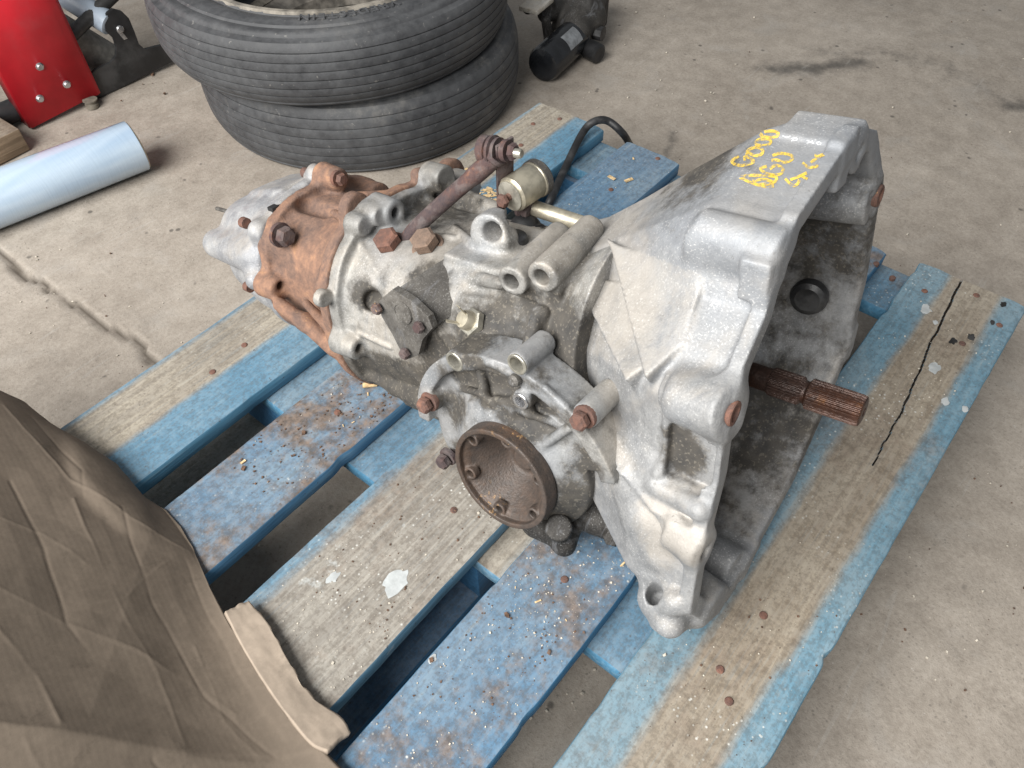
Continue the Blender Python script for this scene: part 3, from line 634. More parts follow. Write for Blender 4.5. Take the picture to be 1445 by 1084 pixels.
# --- bell housing
RIM = [(.046, .211), (.100, .190), (.136, .150), (.158, .101), (.176, .02), (.171, -.059), (.130, -.108), (.059, -.161), (-.036, -.189), (-.085, -.199), (-.140, -.168),
       (-.170, -.122), (-.164, -.058), (-.143, .006), (-.141, .060), (-.120, .100), (-.093, .125), (-.081, .161), (-.058, .184)]
TREADS = []
def build_bell():
    v = Vol((-.225, -.205, -.225), (.012, .20, .235), .0021)
    pf = poly_field(RIM, (-.30, -.30), (.30, .32))
    S = [(-.23, .47), (-.20, .53), (-.165, .645), (-.125, .79), (-.068, .985), (-.060, 1.0), (.02, 1.0)]
    def sc(X): 
        a = np.asarray(X).ravel(); return np.interp(a, [q[0] for q in S], [q[1] for q in S]).astype(np.float32)[:, None, None]
    def outer(off, a0, a1, lip=0.0):
        def f(X, Y, Z):
            s_ = sc(X); Yb = np.broadcast_to(Y, np.broadcast_shapes(np.shape(X), np.shape(Y), np.shape(Z))); Zb = np.broadcast_to(Z, Yb.shape)
            d = pf(Yb/s_, Zb/s_)*s_*.86+off; return np.maximum(d, np.maximum(a0-X, X-a1))
        return f
    bb = ((-.225, -.205, -.225), (.0, .2, .235))
    v.op(outer(.007, -.215, -.003), *bb, k=.004)                                  # wall
    v.op(outer(.000, -.0115, .0), *bb, k=.005)                                   # rim flange
    # slightly raised crest on the top, shoulder carrying the crayon writing
    v.box((-.028, .052, .1985), (.027, .020, .007), axes=[(1, 0, 0), (0, .985, .17), (0, -.17, .985)], rnd=.003, k=.005)
    v.box((-.031, -.060, .1655), (.028, .018, .0080), axes=[(1, 0, 0), (0, .955, .296), (0, -.296, .955)], rnd=.0025, k=.003)
    v.cyl((-.064, -.066, .1655), (-.002, -.068, .1655), .0125, k=.003, rnd=.001)    # upper bolt boss
    v.box((-.012, -.086, .146), (.011, .006, .016), rnd=.002, k=.003)
    v.cyl((-.040, -.130, .064), (0, -.137, .070), .0195, .0205, k=.014, rnd=.002)  # dowel boss
    v.cyl((-.052, -.126, .060), (-.030, -.130, .064), .0150, k=.006, rnd=.0015)
    v.cyl((-.068, .13, .118), (0, .136, .122), .020, k=.010, rnd=.003)
    v.cyl((-.05, .168, -.05), (0, .168, -.05), .018, k=.010)
    v.cyl((-.05, -.04, -.186), (0, -.04, -.186), .018, k=.010)
    # flank: two stepped webs with flat dusty treads, fanning from the dowel boss
    def sp(px, h):
        q, n_ = v.surf(px); return q+n_*h
    T2 = [sp((824, 391), .009), sp((893, 402), .001), sp((920, 508), .001), sp((904, 536), .014)]
    T1 = [sp((872, 349), .008), sp((988, 393), -.001), sp((962, 484), .0005), sp((927, 530), .013)]
    for T in (T2, T1):
        v.tri(T[0], T[1], T[2], .03); v.tri(T[0], T[2], T[3], .03); TREADS.extend([(T[0], T[1], T[2]), (T[0], T[2], T[3])])
    # lower ribs, swoosh bulge and foot lug
    v.ridge([(880, 690), (896, 740), (922, 785)], .030, .88, .004)
    def strip(up, lo, h0, h1, depth=.012):
        U = [sp(p, h0) for p in up]; W_ = [sp(p, h1) for p in lo]
        for i in range(len(U)-1): v.tri(U[i], U[i+1], W_[i], depth, .002); v.tri(U[i+1], W_[i+1], W_[i], depth, .002)
    strip([(858, 592), (890, 652), (930, 696), (976, 752)], [(861, 618), (883, 668), (922, 716), (966, 776)], .001, .0055)
    v.ridge([(924, 685), (952, 700), (982, 718)], .0095, .35, .003)
    v.ridge([(943, 588), (943, 640), (928, 668)], .005, .2, .003)
    lg = L((930, 846), y=-.155)
    v.chain([L((918, 800), y=-.147), lg], [.012, .0165], .005); v.cyl(lg-np.array([.0, -.016, .010]), lg+np.array([-.002, -.004, .003]), .0165, k=.004, rnd=.002)
    tip = L((934, 874), y=-.156); v.chain([lg, tip], [.018, .012], .004); v.chain([lg, L((956, 848), y=-.165)], [.015, .012], .006)
    # front foot under the opening
    v.chain([(-.02, -.165, -.155), (-.024, -.125, -.180), (-.03, -.085, -.197), (-.03, -.03, -.187)], [.014, .017, .016, .012], .008)
    v.box((-.028, -.10, -.178), (.024, .05, .014), axes=[(1, 0, 0), (0, .84, -.54), (0, .54, .84)], rnd=.003, k=.006)
    q, n_ = v.surf((978, 645)); tz = np.cross(n_, (1, 0, 0)); tz /= np.linalg.norm(tz); ta = np.cross(tz, n_)
    v.box(q+n_*.0030, (.020, .026, .0060), axes=[ta, tz, n_], rnd=.002, k=.002, sub=True)          # pocket beside the rim
    # hollow it out
    v.op(outer(.0155, -.128, .1), (-.225, -.205, -.225), (.012, .2, .235), .004, True)
    # inner furniture
    v.cyl((-.14, 0, 0), (-.070, 0, 0), .027, .022, k=.008)
    v.cyl((-.120, .118, .112), (-.001, .130, .118), .0205, k=.006, rnd=.002)
    v.cyl((-.06, .055, .183), (0, .058, .187), .016, k=.006)
    v.box((-.006, .030, .188), (.006, .012, .020), rnd=.003, k=.006)
    v.cyl((-.07, -.066, .155), (-.004, -.070, .158), .016, k=.010)
    v.cyl((-.030, -.150, -.055), (-.001, -.155, -.058), .016, k=.010); v.cyl((-.045, -.130, .062), (0, -.134, .066), .018, k=.008)
    v.cyl((-.050, -.115, -.160), (0, -.120, -.168), .022, k=.014); v.cyl((-.060, -.060, -.172), (-.006, -.062, -.178), .018, k=.012)
    # holes
    v.cyl((-.03, -.137, .070), (.01, -.137, .070), .0075, sub=True, k=.002); v.cyl((-.03, .136, .122), (.01, .136, .122), .0075, sub=True, k=.002)
    v.cyl((-.03, -.155, -.058), (.01, -.155, -.058), .0065, sub=True, k=.002); v.cyl((-.03, .058, .187), (.01, .058, .187), .006, sub=True, k=.002)
    hd = GC-lg; hd = hd/np.linalg.norm(hd); hd = hd*.9+np.array([-.22, -.05, .25]); hd /= np.linalg.norm(hd)
    v.cyl(lg-hd*.006, lg+hd*.06, .0085, sub=True, k=.002)
    v.cyl((.02, -.02, -.21), (-.06, -.035, -.205), .024, sub=True, k=.006)
    v.cyl((-.2, 0, 0), (.02, 0, 0), .0145, sub=True, k=.002)
    blobs = [(L((968, 640), y=-.13), (.024, .02, .032), .95), (L((790, 480), y=-.08), (.045, .04, .05), .9), (L((935, 735), y=-.14), (.03, .02, .014), .75), (L((960, 610), y=-.13), (.02, .02, .012), .8), (L((880, 600), y=-.11), (.02, .03, .05), .35), (L((905, 780), y=-.12), (.03, .03, .025), .5),
             ((-.05, .15, .08), (.12, .06, .14), .58), ((-.05, .15, -.03), (.12, .06, .10), .36), ((-.05, .08, -.12), (.10, .14, .09), .66), ((-.1, .05, .16), (.08, .10, .05), .75), ((-.1, -.02, -.16), (.1, .14, .06), .7), (L((910, 525), y=-.1), (.025, .02, .012), .55)]  # inner blobs darken the bell interior: its shade is painted in with the oil
    return casting('bell_housing', v, M_BELL, blobs, label='flared open bell housing with yellow crayon writing')
BELL, BP, BF = build_bell()
def build_bell_extras():
    for p, ax in (((-.0015, -.137, .070), (1, 0, 0)), ((-.0015, .136, .122), (1, 0, 0))):
        stud_ring(p, ax, .0098, .0062, .006, M_BOLT, 'dowel_sleeve', BELL)
    pl_ = L((1141, 420), y=.139); b = MB(); ax = np.array([.12, -1, .05]); b.lathe(pl_+ax*-.006, ax, [(0, .018), (.006, .0185), (.010, .017), (.0125, .012), (.0115, .006), (.0125, .0005)], 28)
    b.build('rubber_plug', M_BLACK, GB, local=True, parent=BELL)
build_bell_extras()
BVH = BVHTree.FromPolygons([Vector(q) for q in toW(BP)], BF.tolist())
def crayon(name, zoom, strokes, wpx, mat, o=(1000, 160), s=5.5577, lift=.0004):
    """hand-drawn strokes laid onto the metal, as thin wax ribbons following the surface"""
    mb = MB()
    for st in strokes:
        pts = catmull([np.array([o[0]+x/s, o[1]+y/s, 0]) for x, y in st], 7); V = []
        for i, p in enumerate(pts):
            t = pts[min(i+1, len(pts)-1)]-pts[max(i-1, 0)]; t = t/max(1e-6, np.linalg.norm(t)); n = np.array([-t[1], t[0], 0]); row = []
            w = wpx*(.75+.5*vnoise(np.array([[p[0], p[1], 1.0]]), .35, 2)[0])
            for q in (p-n*w, p-n*w*.3, p+n*w*.3, p+n*w):
                d = ray(q); hit_ = BVH.ray_cast(Vector(CAM), Vector(d).normalized())
                if hit_[0] is None: row = None; break
                row.append(np.array(hit_[0])+np.array(hit_[1])*lift)
            V.append(row)
        for i in range(len(V)-1):
            if V[i] is None or V[i+1] is None: continue
            if np.linalg.norm(V[i][0]-V[i+1][0]) > .015: continue
            mb.add(V[i]+V[i+1], [(0, 1, 5, 4), (1, 2, 6, 5), (2, 3, 7, 6)])
    return mb.build(name, mat, GB, parent=BELL)
def mat_crayon(name, col, thr):
    t = NT(name); n = t.noise(420, 3, .6); m = t.step(t.math('ADD', t.math('MULTIPLY', n, .6), t.math('MULTIPLY', t.noise(120, 3), .4)), thr-.05, thr+.17, 0, .88)
    c = t.mix(t.step(t.noise(90, 3), .4, .6), col, tuple(min(1, q*1.15+.02) for q in col)); t.done(c, .65, 0)
    tr = t.n.new('ShaderNodeBsdfTransparent'); mx = t.n.new('ShaderNodeMixShader'); out = t.n['Material Output']
    t.lk(m, mx.inputs[0]); t.lk(tr.outputs[0], mx.inputs[1]); t.lk(t.b.outputs[0], mx.inputs[2]); t.lk(mx.outputs[0], out.inputs[0]); return t.m
YEL = [[(405, 180), (430, 152), (500, 142), (545, 158), (535, 182), (480, 193), (405, 178)], [(362, 236), (400, 208), (468, 207), (488, 230), (450, 253), (385, 253), (362, 236)],
       [(300, 335), (312, 292), (370, 270), (422, 287), (415, 322), (365, 335), (312, 312)], [(238, 338), (186, 375), (205, 402), (270, 412), (350, 385), (330, 358), (285, 345), (285, 375)],
       [(500, 335), (560, 317), (640, 330), (655, 362), (600, 388), (535, 370), (492, 372)], [(245, 505), (330, 545), (430, 575), (512, 572)], [(250, 500), (330, 490), (440, 492), (520, 500), (530, 528), (480, 556), (400, 560)], [(345, 535), (430, 520), (500, 540)],
       [(455, 418), (405, 440), (470, 480), (555, 482), (582, 442), (530, 410), (480, 440)], [(735, 390), (780, 425), (840, 422), (850, 405)], [(800, 390), (850, 352), (905, 325)], [(830, 335), (895, 330)],
       [(600, 515), (655, 568), (690, 562), (715, 525)], [(640, 525), (700, 502), (770, 470)], [(715, 488), (775, 520)]]
crayon('crayon_writing', 4, YEL, 2.1, mat_crayon('yellow_crayon', (.74, .51, .07), .41))
WHT = [[(845, 232), (870, 226), (880, 240), (858, 247), (845, 232)], [(770, 212), (802, 228), (826, 240)], [(768, 238), (802, 228)], [(802, 228), (818, 216)], [(650, 200), (690, 196), (692, 212), (655, 216)], [(665, 205), (650, 222)], [(580, 178), (612, 190), (642, 180)]]
crayon('chalk_scribble', 4, WHT, .42, mat_crayon('white_chalk', (.78, .80, .82), .35))

# --- main gear case
def build_case():
    v = Vol((-.468, -.165, -.185), (-.10, .15, .145), .0021)
    v.loft([(-.462, -.020, -.030, .098, .097), (-.40, -.018, -.028, .097, .096), (-.30, -.014, -.022, .099, .097), (-.235, -.006, -.020, .102, .094), (-.20, -.003, -.012, .104, .098), (-.15, 0, 0, .112, .122)], 2.5)
    v.loft([(-.4605, -.012, -.030, .113, .113), (-.446, -.012, -.030, .113, .113)], 2.5, k=.008)                          # joint flange
    v.cyl((-.20, -.110, -.072), (-.20, .12, -.075), .097, k=.012, rnd=.006)                                                      # differential barrel
    # joint-flange lugs
    for px, r, ln in (((556, 300), .0165, .034), ((523, 322), .0125, .022), ((503, 490), .0155, .036), ((478, 430), .0105, .010), ((540, 306), .0120, .028)):
        q = L(px, a=-.43); v.cyl((-.460, q[1], q[2]), (-.460+ln, q[1], q[2]), r, r*.84, k=.007, rnd=.002)
    v.cyl((-.46, .09, .06), (-.43, .09, .06), .018, k=.010); v.cyl((-.46, .05, .085), (-.43, .05, .085), .016, k=.010)
    # selector tower under the dark cover, linkage bosses on the shoulder
    v.box((-.343, -.070, -.006), (.040, .036, .030), rnd=.008, k=.010)
    for px, r in (((563, 372), .017), ((610, 366), .020)):
        q = L(px, y=-.048); n_ = np.array([0, -.35, .94]); v.cyl(q-n_*.03, q+n_*.004, r, k=.010, rnd=.003)
    v.chain([L((640, 385), y=-.062), L((705, 400), y=-.085)], [.006, .006], .006)
    # web, ear with hole, twin cross tubes
    v.box((-.290, -.026, .066), (.040, .044, .009), rnd=.003, k=.006)
    q = L((690, 330), y=-.040); v.cyl(q+np.array([-.004, .020, -.002]), q+np.array([.002, -.004, .002]), .0195, k=.008, rnd=.003); v.box(q+np.array([0, .008, -.022]), (.022, .010, .02), rnd=.004, k=.010)
    e1 = L((722, 398), y=-.100); e2 = L((765, 392), y=-.095)
    v.cyl(e1, e1+np.array([-.010, .088, .004]), .0140, .0130, k=.003, rnd=.0015); v.cyl(e2, e2+np.array([-.008, .088, .006]), .0145, .0130, k=.003, rnd=.0015)
    v.box((e1+e2)/2+np.array([-.004, .052, -.017]), (.030, .042, .012), rnd=.003, k=.005)
    # dome behind the switch and its boss
    v.cap(L((705, 478), y=-.085), L((745, 432), y=-.055), .036, .034, k=.012)
    q = L((672, 458), y=-.095); v.cyl(q+np.array([0, .03, -.02]), q+np.array([0, -.004, .004]), .019, k=.008, rnd=.003)
    # ribs
    v.chain([L((492, 452), y=-.112), L((545, 468), y=-.106), L((560, 500), y=-.108)], .0055, .006); v.chain([L((760, 440), y=-.095), L((742, 500), y=-.120)], .006, .008)
    v.chain([L((545, 325), y=-.045), L((560, 395), y=-.080)], .004, .010); v.chain([L((650, 345), y=-.030), L((625, 372), y=-.050)], .007, .006)
    v.chain([L((500, 510), y=-.095), L((560, 545), y=-.10), L((604, 568), y=-.108)], [.010, .010, .012], .008)
    v.chain([L((600, 285), y=.03), L((650, 312), y=.03)], .008, .008); v.chain([L((640, 275), y=.06), L((700, 300), y=.06)], .012, .010)
    v.box((-.30, -.01, -.125), (.145, .075, .022), rnd=.01, k=.012)                                                              # sump flange
    for pp, r_ in (([(606, 560), (618, 530), (638, 512)], .004), ([(510, 345), (530, 380), (545, 400)], .003), ([(575, 520), (600, 545)], .004), ([(505, 470), (550, 490)], .003), ([(640, 320), (668, 345)], .004), ([(655, 420), (690, 425)], .0035), ([(770, 440), (760, 480)], .004), ([(620, 470), (640, 495)], .003), ([(600, 330), (640, 335)], .003)):
        try: v.ridge(pp, r_, .25, .003)
        except ValueError: pass
    # lug by the bell, low right
    q = L((852, 684), y=-.112); v.cyl(q+np.array([0, .03, 0]), q, .014, k=.008); v.tri(L((748, 618), y=-.128), L((868, 640), y=-.112), L((860, 690), y=-.114), .03, .003); v.tri(L((748, 618), y=-.128), L((860, 690), y=-.114), L((772, 672), y=-.122), .03, .003)
    # holes
    for px, a_, r in (((556, 300), -.43, .0058), ((503, 490), -.43, .0052)):
        q = L(px, a=a_); v.cyl((q[0]-.03, q[1], q[2]), (q[0]+.05, q[1], q[2]), r, sub=True, k=.002)
    q = L((690, 330), y=-.046); v.cyl(q-np.array([0, .02, 0]), q+np.array([0, .06, 0]), .0095, sub=True, k=.003)
    for e in (e1, e2): v.cyl(e-np.array([0, .03, 0]), e+np.array([-.004, .04, -.002]), .0075, sub=True, k=.002)
    q = L((852, 684), y=-.112); v.cyl(q-np.array([0, .03, 0]), q+np.array([0, .03, 0]), .005, sub=True, k=.002)
    q = L((545, 425), y=-.12); v.cyl(L((518, 428), y=-.130), L((530, 424), y=-.095), .011, sub=True, k=.008)
    b_ = [(L((800, 490), y=-.09), (.05, .05, .05), 1.0), (L((690, 470), y=-.10), (.045, .05, .035), .62), (L((545, 520), y=-.10), (.07, .05, .035), .75), (L((520, 415), y=-.10), (.022, .03, .018), .9), (L((650, 500), y=-.10), (.05, .05, .03), .9),
          ((-.30, -.09, -.105), (.17, .09, .050), 1.5), ((-.20, -.12, -.135), (.16, .10, .062), 1.6), (L((770, 410), y=-.06), (.02, .04, .03), 1.0), (L((800, 660), y=-.12), (.06, .04, .05), .85), (L((700, 350), y=0.0), (.03, .03, .02), .55), (L((620, 300), y=.02), (.06, .05, .03), .55), (L((660, 530), y=-.10), (.07, .05, .03), 1.0), (L((590, 520), y=-.10), (.06, .05, .02), .9), (L((720, 440), y=-.08), (.035, .05, .03), .55), (L((640, 340), y=-.02), (.05, .05, .02), .35), (L((600, 400), y=-.09), (.03, .03, .02), .5)]  # barrel underside blackened as well: shade painted in over the oily dirt
    return casting('gear_case', v, M_CASE, b_, label='grey cast main case smeared with dark oily dirt')
CASE, CP, CF_ = build_case()

# --- differential side cover
def build_cover():
    ca, cz = -.200, -.077
    v = Vol((-.345, -.19, -.21), (-.065, -.095, .075), .0018)
    v.cyl((ca, -.135, cz), (ca, -.105, cz), .106, k=.004, rnd=.004)
    def ring(X, Y, Z):
        r = np.sqrt((X-ca)**2+(Z-cz)**2); return np.maximum(np.maximum(np.abs(r-.1120)-.0076, np.maximum(-.1475-Y, Y+.11)), cz+.004-Z)
    v.op(ring, (ca-.12, -.149, cz-.12), (ca+.12, -.11, cz+.12), .004)
    v.cyl((ca, -.120, cz), (ca, -.151, cz), .098, .058, k=.004, rnd=.002)
    for px, r in (((642, 510), .0105), ((730, 514), .0105), ((825, 588), .0115), ((606, 567), .0115)):
        q = L(px, y=-.149); v.cyl((q[0], -.108, q[2]), (q[0], -.149, q[2]), r, k=.005, rnd=.0012)
    q4 = L((735, 566), y=-.152); v.cyl((q4[0], -.12, q4[2]), (q4[0], -.152, q4[2]), .0095, k=.005, rnd=.0015)
    v.cyl((ca, -.20, cz), (ca, -.121, cz), .047, sub=True, k=.002)
    def low(X, Y, Z): return np.maximum(Z-(cz-.004)-.35*(X-ca), .080-np.sqrt((X-ca)**2+(Z-cz)**2))
    v.op(low, (ca-.13, -.2, cz-.13), (ca+.13, -.09, cz+.06), .003, True)
    for px in ((825, 588), (672, 500), (735, 540)):
        q = L(px, y=-.135); d = np.array([q[0]-ca, 0, q[2]-cz]); d /= np.linalg.norm(d)
        v.cap((ca+d[0]*.058, -.147, cz+d[2]*.058), (ca+d[0]*.102, -.137, cz+d[2]*.102), .0045, .0045, k=.004)
    v.box((ca-.010, -.142, cz+.062), (.040, .004, .010), axes=[(.9, 0, .43), (0, 1, 0), (-.43, 0, .9)], rnd=.003, k=.005)
    v.ridge([(648, 548), (680, 556), (700, 575)], .0035, .3, .003); v.ridge([(700, 562), (745, 585), (790, 600)], .0035, .2, .003); v.ridge([(660, 520), (690, 512), (720, 528)], .003, .2, .003); v.ridge([(770, 548), (800, 575)], .003, .2, .003)
    for px in ((642, 510), (730, 514)):
        q = L(px, y=-.148); v.cyl((q[0], -.16, q[2]), (q[0], -.12, q[2]), .0068, sub=True, k=.0015)
    v.cyl((q4[0], -.17, q4[2]), (q4[0], -.13, q4[2]), .0058, sub=True, k=.0015)
    bl = [((ca-.04, -.14, cz+.075), (.04, .03, .02), .8), ((ca+.02, -.14, cz+.06), (.03, .03, .02), .8), ((ca+.065, -.13, cz-.02), (.035, .03, .05), .8), ((ca, -.13, cz-.085), (.12, .05, .07), 1.5), ((ca-.02, -.13, cz+.108), (.08, .03, .010), .65), ((ca+.01, -.135, cz+.085), (.075, .03, .018), .85), ((ca+.085, -.13, cz+.03), (.02, .03, .04), .8), ((ca-.075, -.13, cz+.03), (.03, .03, .03), .45)]  # lower half and arch recess blackened: painted shade mixed with oily dirt
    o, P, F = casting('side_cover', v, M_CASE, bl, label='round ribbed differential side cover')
    for px in ((642, 510), (730, 514)):
        q = L(px, y=-.149); stud_ring(q+np.array([0, .002, 0]), (0, -1, 0), .0098, .0070, .0035, M_ZINC, 'sleeve', o)
    stud_ring(q4+np.array([0, .002, 0]), (0, -1, 0), .0080, .0050, .0035, M_STEEL, 'sleeve', o)
    for px in ((825, 588), (606, 567)): bolt(L(px, y=-.150), (0, -1, .05), .0085, .008, parent=o)
    bolt(L((632, 645), y=-.132), (0, -1, -.1), .0085, .009, mat=M_LINK, parent=o)
    q = L((732, 537), y=-.146); b = MB(); b.lathe(q+np.array([0, .012, 0]), (0, -1, .2), [(0, .004), (.012, .004), (.016, .006), (.020, .0055), (.022, .003)], 14); b.build('breather', M_DARKC, GB, local=True, parent=o)
    # drive flange: a deep steel cup with six threaded bosses
    ax = np.array([0.0, -1.0, .08]); ax /= np.linalg.norm(ax); c = np.array([-.197, -.170, -.077]); R = .054
    v2 = Vol(c-np.array([.062, .030, .064]), c+np.array([.062, .062, .062]), .00105)
    v2.cyl(c-ax*.017, c, R, k=.002, rnd=.0012); v2.cyl(c-ax*.056, c-ax*.012, .034, .0525, k=.004); v2.cyl(c-ax*.0065, c+ax*.02, .0485, sub=True, k=.001, rnd=.0005)
    v2.cyl(c-ax*.042, c-ax*.0050, .020, .0470, sub=True, k=.003)
    e1 = np.array([1.0, 0, 0]); e2 = np.cross(ax, e1)
    for k in range(6):
        th = math.radians(22+60*k); d = e1*math.cos(th)+e2*math.sin(th)
        v2.cyl(c+d*.0440-ax*.014, c+d*.0440-ax*.0055, .0066, k=.0025, rnd=.001)
    v2.cyl(c-ax*.050, c-ax*.036, .014, .011, k=.005, rnd=.002)
    for k in range(6):
        th = math.radians(22+60*k); d = e1*math.cos(th)+e2*math.sin(th); v2.cyl(c+d*.0440-ax*.018, c+d*.0440+ax*.01, .0038, sub=True, k=.001)
    casting('drive_flange', v2, M_FLANGE, label='rusty round steel drive flange with six bolt holes')
build_cover()

# --- selector cover with three bolts, switch, rubber cap
def build_selector():
    pts = [L(p, y=-.128) for p in [(536, 424), (556, 407), (583, 424), (606, 446), (612, 462), (598, 478), (592, 500), (577, 506), (566, 492), (555, 470), (540, 445)]]
    b = MB(); b.prism([p+np.array([0, .006, 0]) for p in pts], (0, -.008, 0), bev=.04); pl_ = b.build('selector_cover', M_DARKC, GB, local=True)
    pl_['label'] = 'dark triangular selector cover with three rusty bolts'
    b = MB(); top = [L(p, y=-.122) for p in [(541, 421), (557, 410), (583, 427), (606, 448), (612, 462), (598, 476), (580, 488), (556, 465)]]
    b.prism(top, (.016, .058, .012), bev=.02); b.build('selector_body', M_DARKC, GB, local=True, parent=pl_)
    b = MB(); b.lathe(L((568, 441), y=-.1305), (0, -1, 0), [(0, .0125), (.0015, .012), (.0016, .009), (.0008, .0088), (.0012, .001)], 28); b.build('boss_disc', M_DARKC, GB, local=True, parent=pl_)
    for p in ((538, 432), (597, 458), (577, 495)): bolt(L(p, y=-.129), (0, -1, .02), .0062, .006, mat=M_LINK, parent=pl_, washer=False)
    ax = np.array([-.25, -.75, .62]); ax /= np.linalg.norm(ax); q = L((671, 456), y=-.106)+ax*.004
    b = MB(); b.lathe(q-ax*.004, ax, [(0, .0125), (.001, .0135), (.007, .0135), (.0082, .012), (.0083, .009)], 6); sw = b.build('switch', M_ZINC, GB, local=True, auto=25)
    sw['label'] = 'small reverse light switch with two spade terminals'
    b = MB(); b.lathe(q+ax*.003, ax, [(0, .0095), (.007, .0092), (.010, .008), (.0105, .004)], 20); b.build('switch_body', M_BRASS, GB, local=True, parent=sw)
    s1 = np.cross(ax, (0, 0, 1.0)); s1 /= np.linalg.norm(s1); s2 = np.cross(ax, s1)
    for k, dv in ((-1, np.array([.15, .1, .5])), (1, np.array([-.7, -.2, -.1]))):
        d = ax+dv; d /= np.linalg.norm(d); b = MB(); c = q+ax*.010+s2*.0045*k; n_ = np.cross(d, s1); n_ /= np.linalg.norm(n_)
        b.box(c+d*.007, .008, .0028, .0005, [d, np.cross(n_, d), n_]); b.build('terminal', M_BRASS, GB, local=True, smooth=False, parent=sw)
    q = L((727, 345), y=-.018); b = MB(); up = np.array([0, -.1, 1.0]); b.lathe(q-up*.02, up, [(0, .012), (.010, .0135), (.024, .0135), (.029, .0125), (.032, .009), (.033, .002)], 24); b.build('rubber_cap', M_BLACK, GB, local=True)
build_selector()

# --- rusty iron middle housing and grey tail cover
TJ = -.592
def build_iron():
    v = Vol((-.610, -.165, -.15), (-.455, .13, .125), .0021)
    v.loft([(TJ, -.018, -.020, .088, .083), (-.57, -.018, -.021, .088, .083), (-.53, -.016, -.025, .090, .086), (-.49, -.014, -.028, .096, .095), (-.472, -.012, -.030, .104, .104), (-.4615, -.012, -.030, .112, .112)], 2.5)
    v.loft([(-.474, -.012, -.030, .115, .115), (-.4612, -.012, -.030, .115, .115)], 2.5, k=.008)
    v.loft([(TJ, -.015, -.018, .098, .092), (TJ+.013, -.015, -.018, .097, .091)], 2.5, k=.008)
    q = L((398, 345), a=TJ+.02); v.cyl((TJ, q[1]+.006, q[2]), (TJ+.030, q[1]+.006, q[2]), .021, .017, k=.014, rnd=.004)
    q = L((394, 408), a=TJ+.03); v.cyl((TJ, q[1], q[2]), (TJ+.034, q[1], q[2]), .0165, .0145, k=.008, rnd=.004)
    q = L((473, 252), a=TJ+.025); v.cyl((TJ, q[1], q[2]), (TJ+.036, q[1], q[2]), .0165, .013, k=.008, rnd=.004)
    v.cyl((TJ, .052, .035), (TJ+.04, .052, .035), .020, k=.012)
    v.chain([L((395, 430), a=-.55), L((430, 455), a=-.52), L((470, 490), a=-.48)], [.008, .009, .010], .008)
    # gussets up to the joint flange
    for p0, p1, w in (((452, 405), (478, 330), .005), ((505, 318), (470, 300), .006), ((470, 470), (430, 430), .006), ((560, 275), (500, 275), .006)):
        v.cap(L(p0, a=-.475), L(p1, a=-.50)*np.array([1, .98, .98]), w, w*.8, k=.010)
    v.cyl((-.475, .095, .065), (-.461, .095, .065), .021, k=.010); v.cyl((-.475, -.055, .085), (-.461, -.055, .085), .018, k=.010)
    v.chain([(-.465, .04, .088), (-.465, .10, .075)], [.008, .006], .008)
    # pocket beside the hex bolt, holes
    q = L((408, 312), a=TJ+.035); v.cap(q+np.array([.002, .004, .004]), q+np.array([.022, .004, .004]), .010, sub=True, k=.006)
    q = L((433, 290), a=TJ+.02); v.cap(q, q+np.array([.035, .004, -.006]), .009, sub=True, k=.010)
    q = L((397, 404), a=TJ+.034); v.cyl(q-np.array([.03, 0, 0]), q+np.array([.03, 0, 0]), .005, sub=True, k=.002)
    o, P, F = casting('middle_housing', v, M_RUST, label='orange rusty cast iron middle housing')
    bolt(L((400, 333), a=TJ+.040)-np.array([.004, 0, 0]), (1, 0, .02), .0115, .010, mat=M_LINK, parent=o)
    bolt(L((477, 252), a=TJ+.040), (1, 0, 0), .0075, .006, mat=M_BOLT, parent=o)
    v = Vol((-.745, -.16, -.14), (TJ+.024, .10, .12), .0021)
    v.loft([(-.712, -.030, -.018, .050, .052), (-.704, -.030, -.018, .060, .062), (-.65, -.024, -.018, .078, .076), (TJ-.001, -.016, -.018, .090, .085)], 3.0)
    v.loft([(TJ-.012, -.015, -.018, .098, .092), (TJ-.0008, -.015, -.018, .098, .092)], 2.5, k=.006)
    a0 = L((308, 344), y=-.095); v.cap(a0, L((365, 362), y=-.098), .0185, .024, k=.010)
    for px, px2 in (((443, 243), (432, 244)), ((358, 396), (348, 400)), ((362, 324), (352, 318))):
        q = L(px, a=TJ-.008); q2 = L(px2, a=TJ-.03); v.cap(q+np.array([.002, 0, 0]), (TJ-.018, q[1]*.94, q[2]*.90), .0105, .0075, k=.014)
    v.box((-.655, -.005, .052), (.036, .034, .008), axes=[(.97, 0, .24), (0, 1, 0), (-.24, 0, .97)], rnd=.005, k=.012)
    v.cap(L((430, 262), y=-.02), L((395, 285), y=-.045), .006, k=.006)
    o2, P, F = casting('tail_cover', v, M_TAIL, [((-.67, -.06, -.06), (.08, .05, .03), .45), ((-.6, -.03, .06), (.03, .05, .02), .2)], label='grey aluminium tail cover at the gearbox end')
    b = MB(); q = L((318, 297), y=-.060); b.tube([q+np.array([.012, 0, 0]), q+np.array([-.016, -.002, 0])], .0026, 8); b.build('locating_pin', M_DARKC, GB, local=True, parent=o2)
    for px in ((428, 243), (347, 403), (341, 313)):
        q = L(px, a=TJ-.026); b = MB(); b.lathe(q+np.array([.010, 0, 0]), (-1, 0, 0), [(0, .0065), (.008, .0065), (.010, .0052), (.011, .002)], 12); b.build('stud_end', M_BOLT, GB, local=True, parent=o2)
    b = MB(); b.box(L((391, 297), a=TJ-.004)+np.array([0, -.002, .002]), .005, .007, .005, bev=.001); b.build('gasket_tab', M_BLACK, GB, local=True, parent=o2)
build_iron()

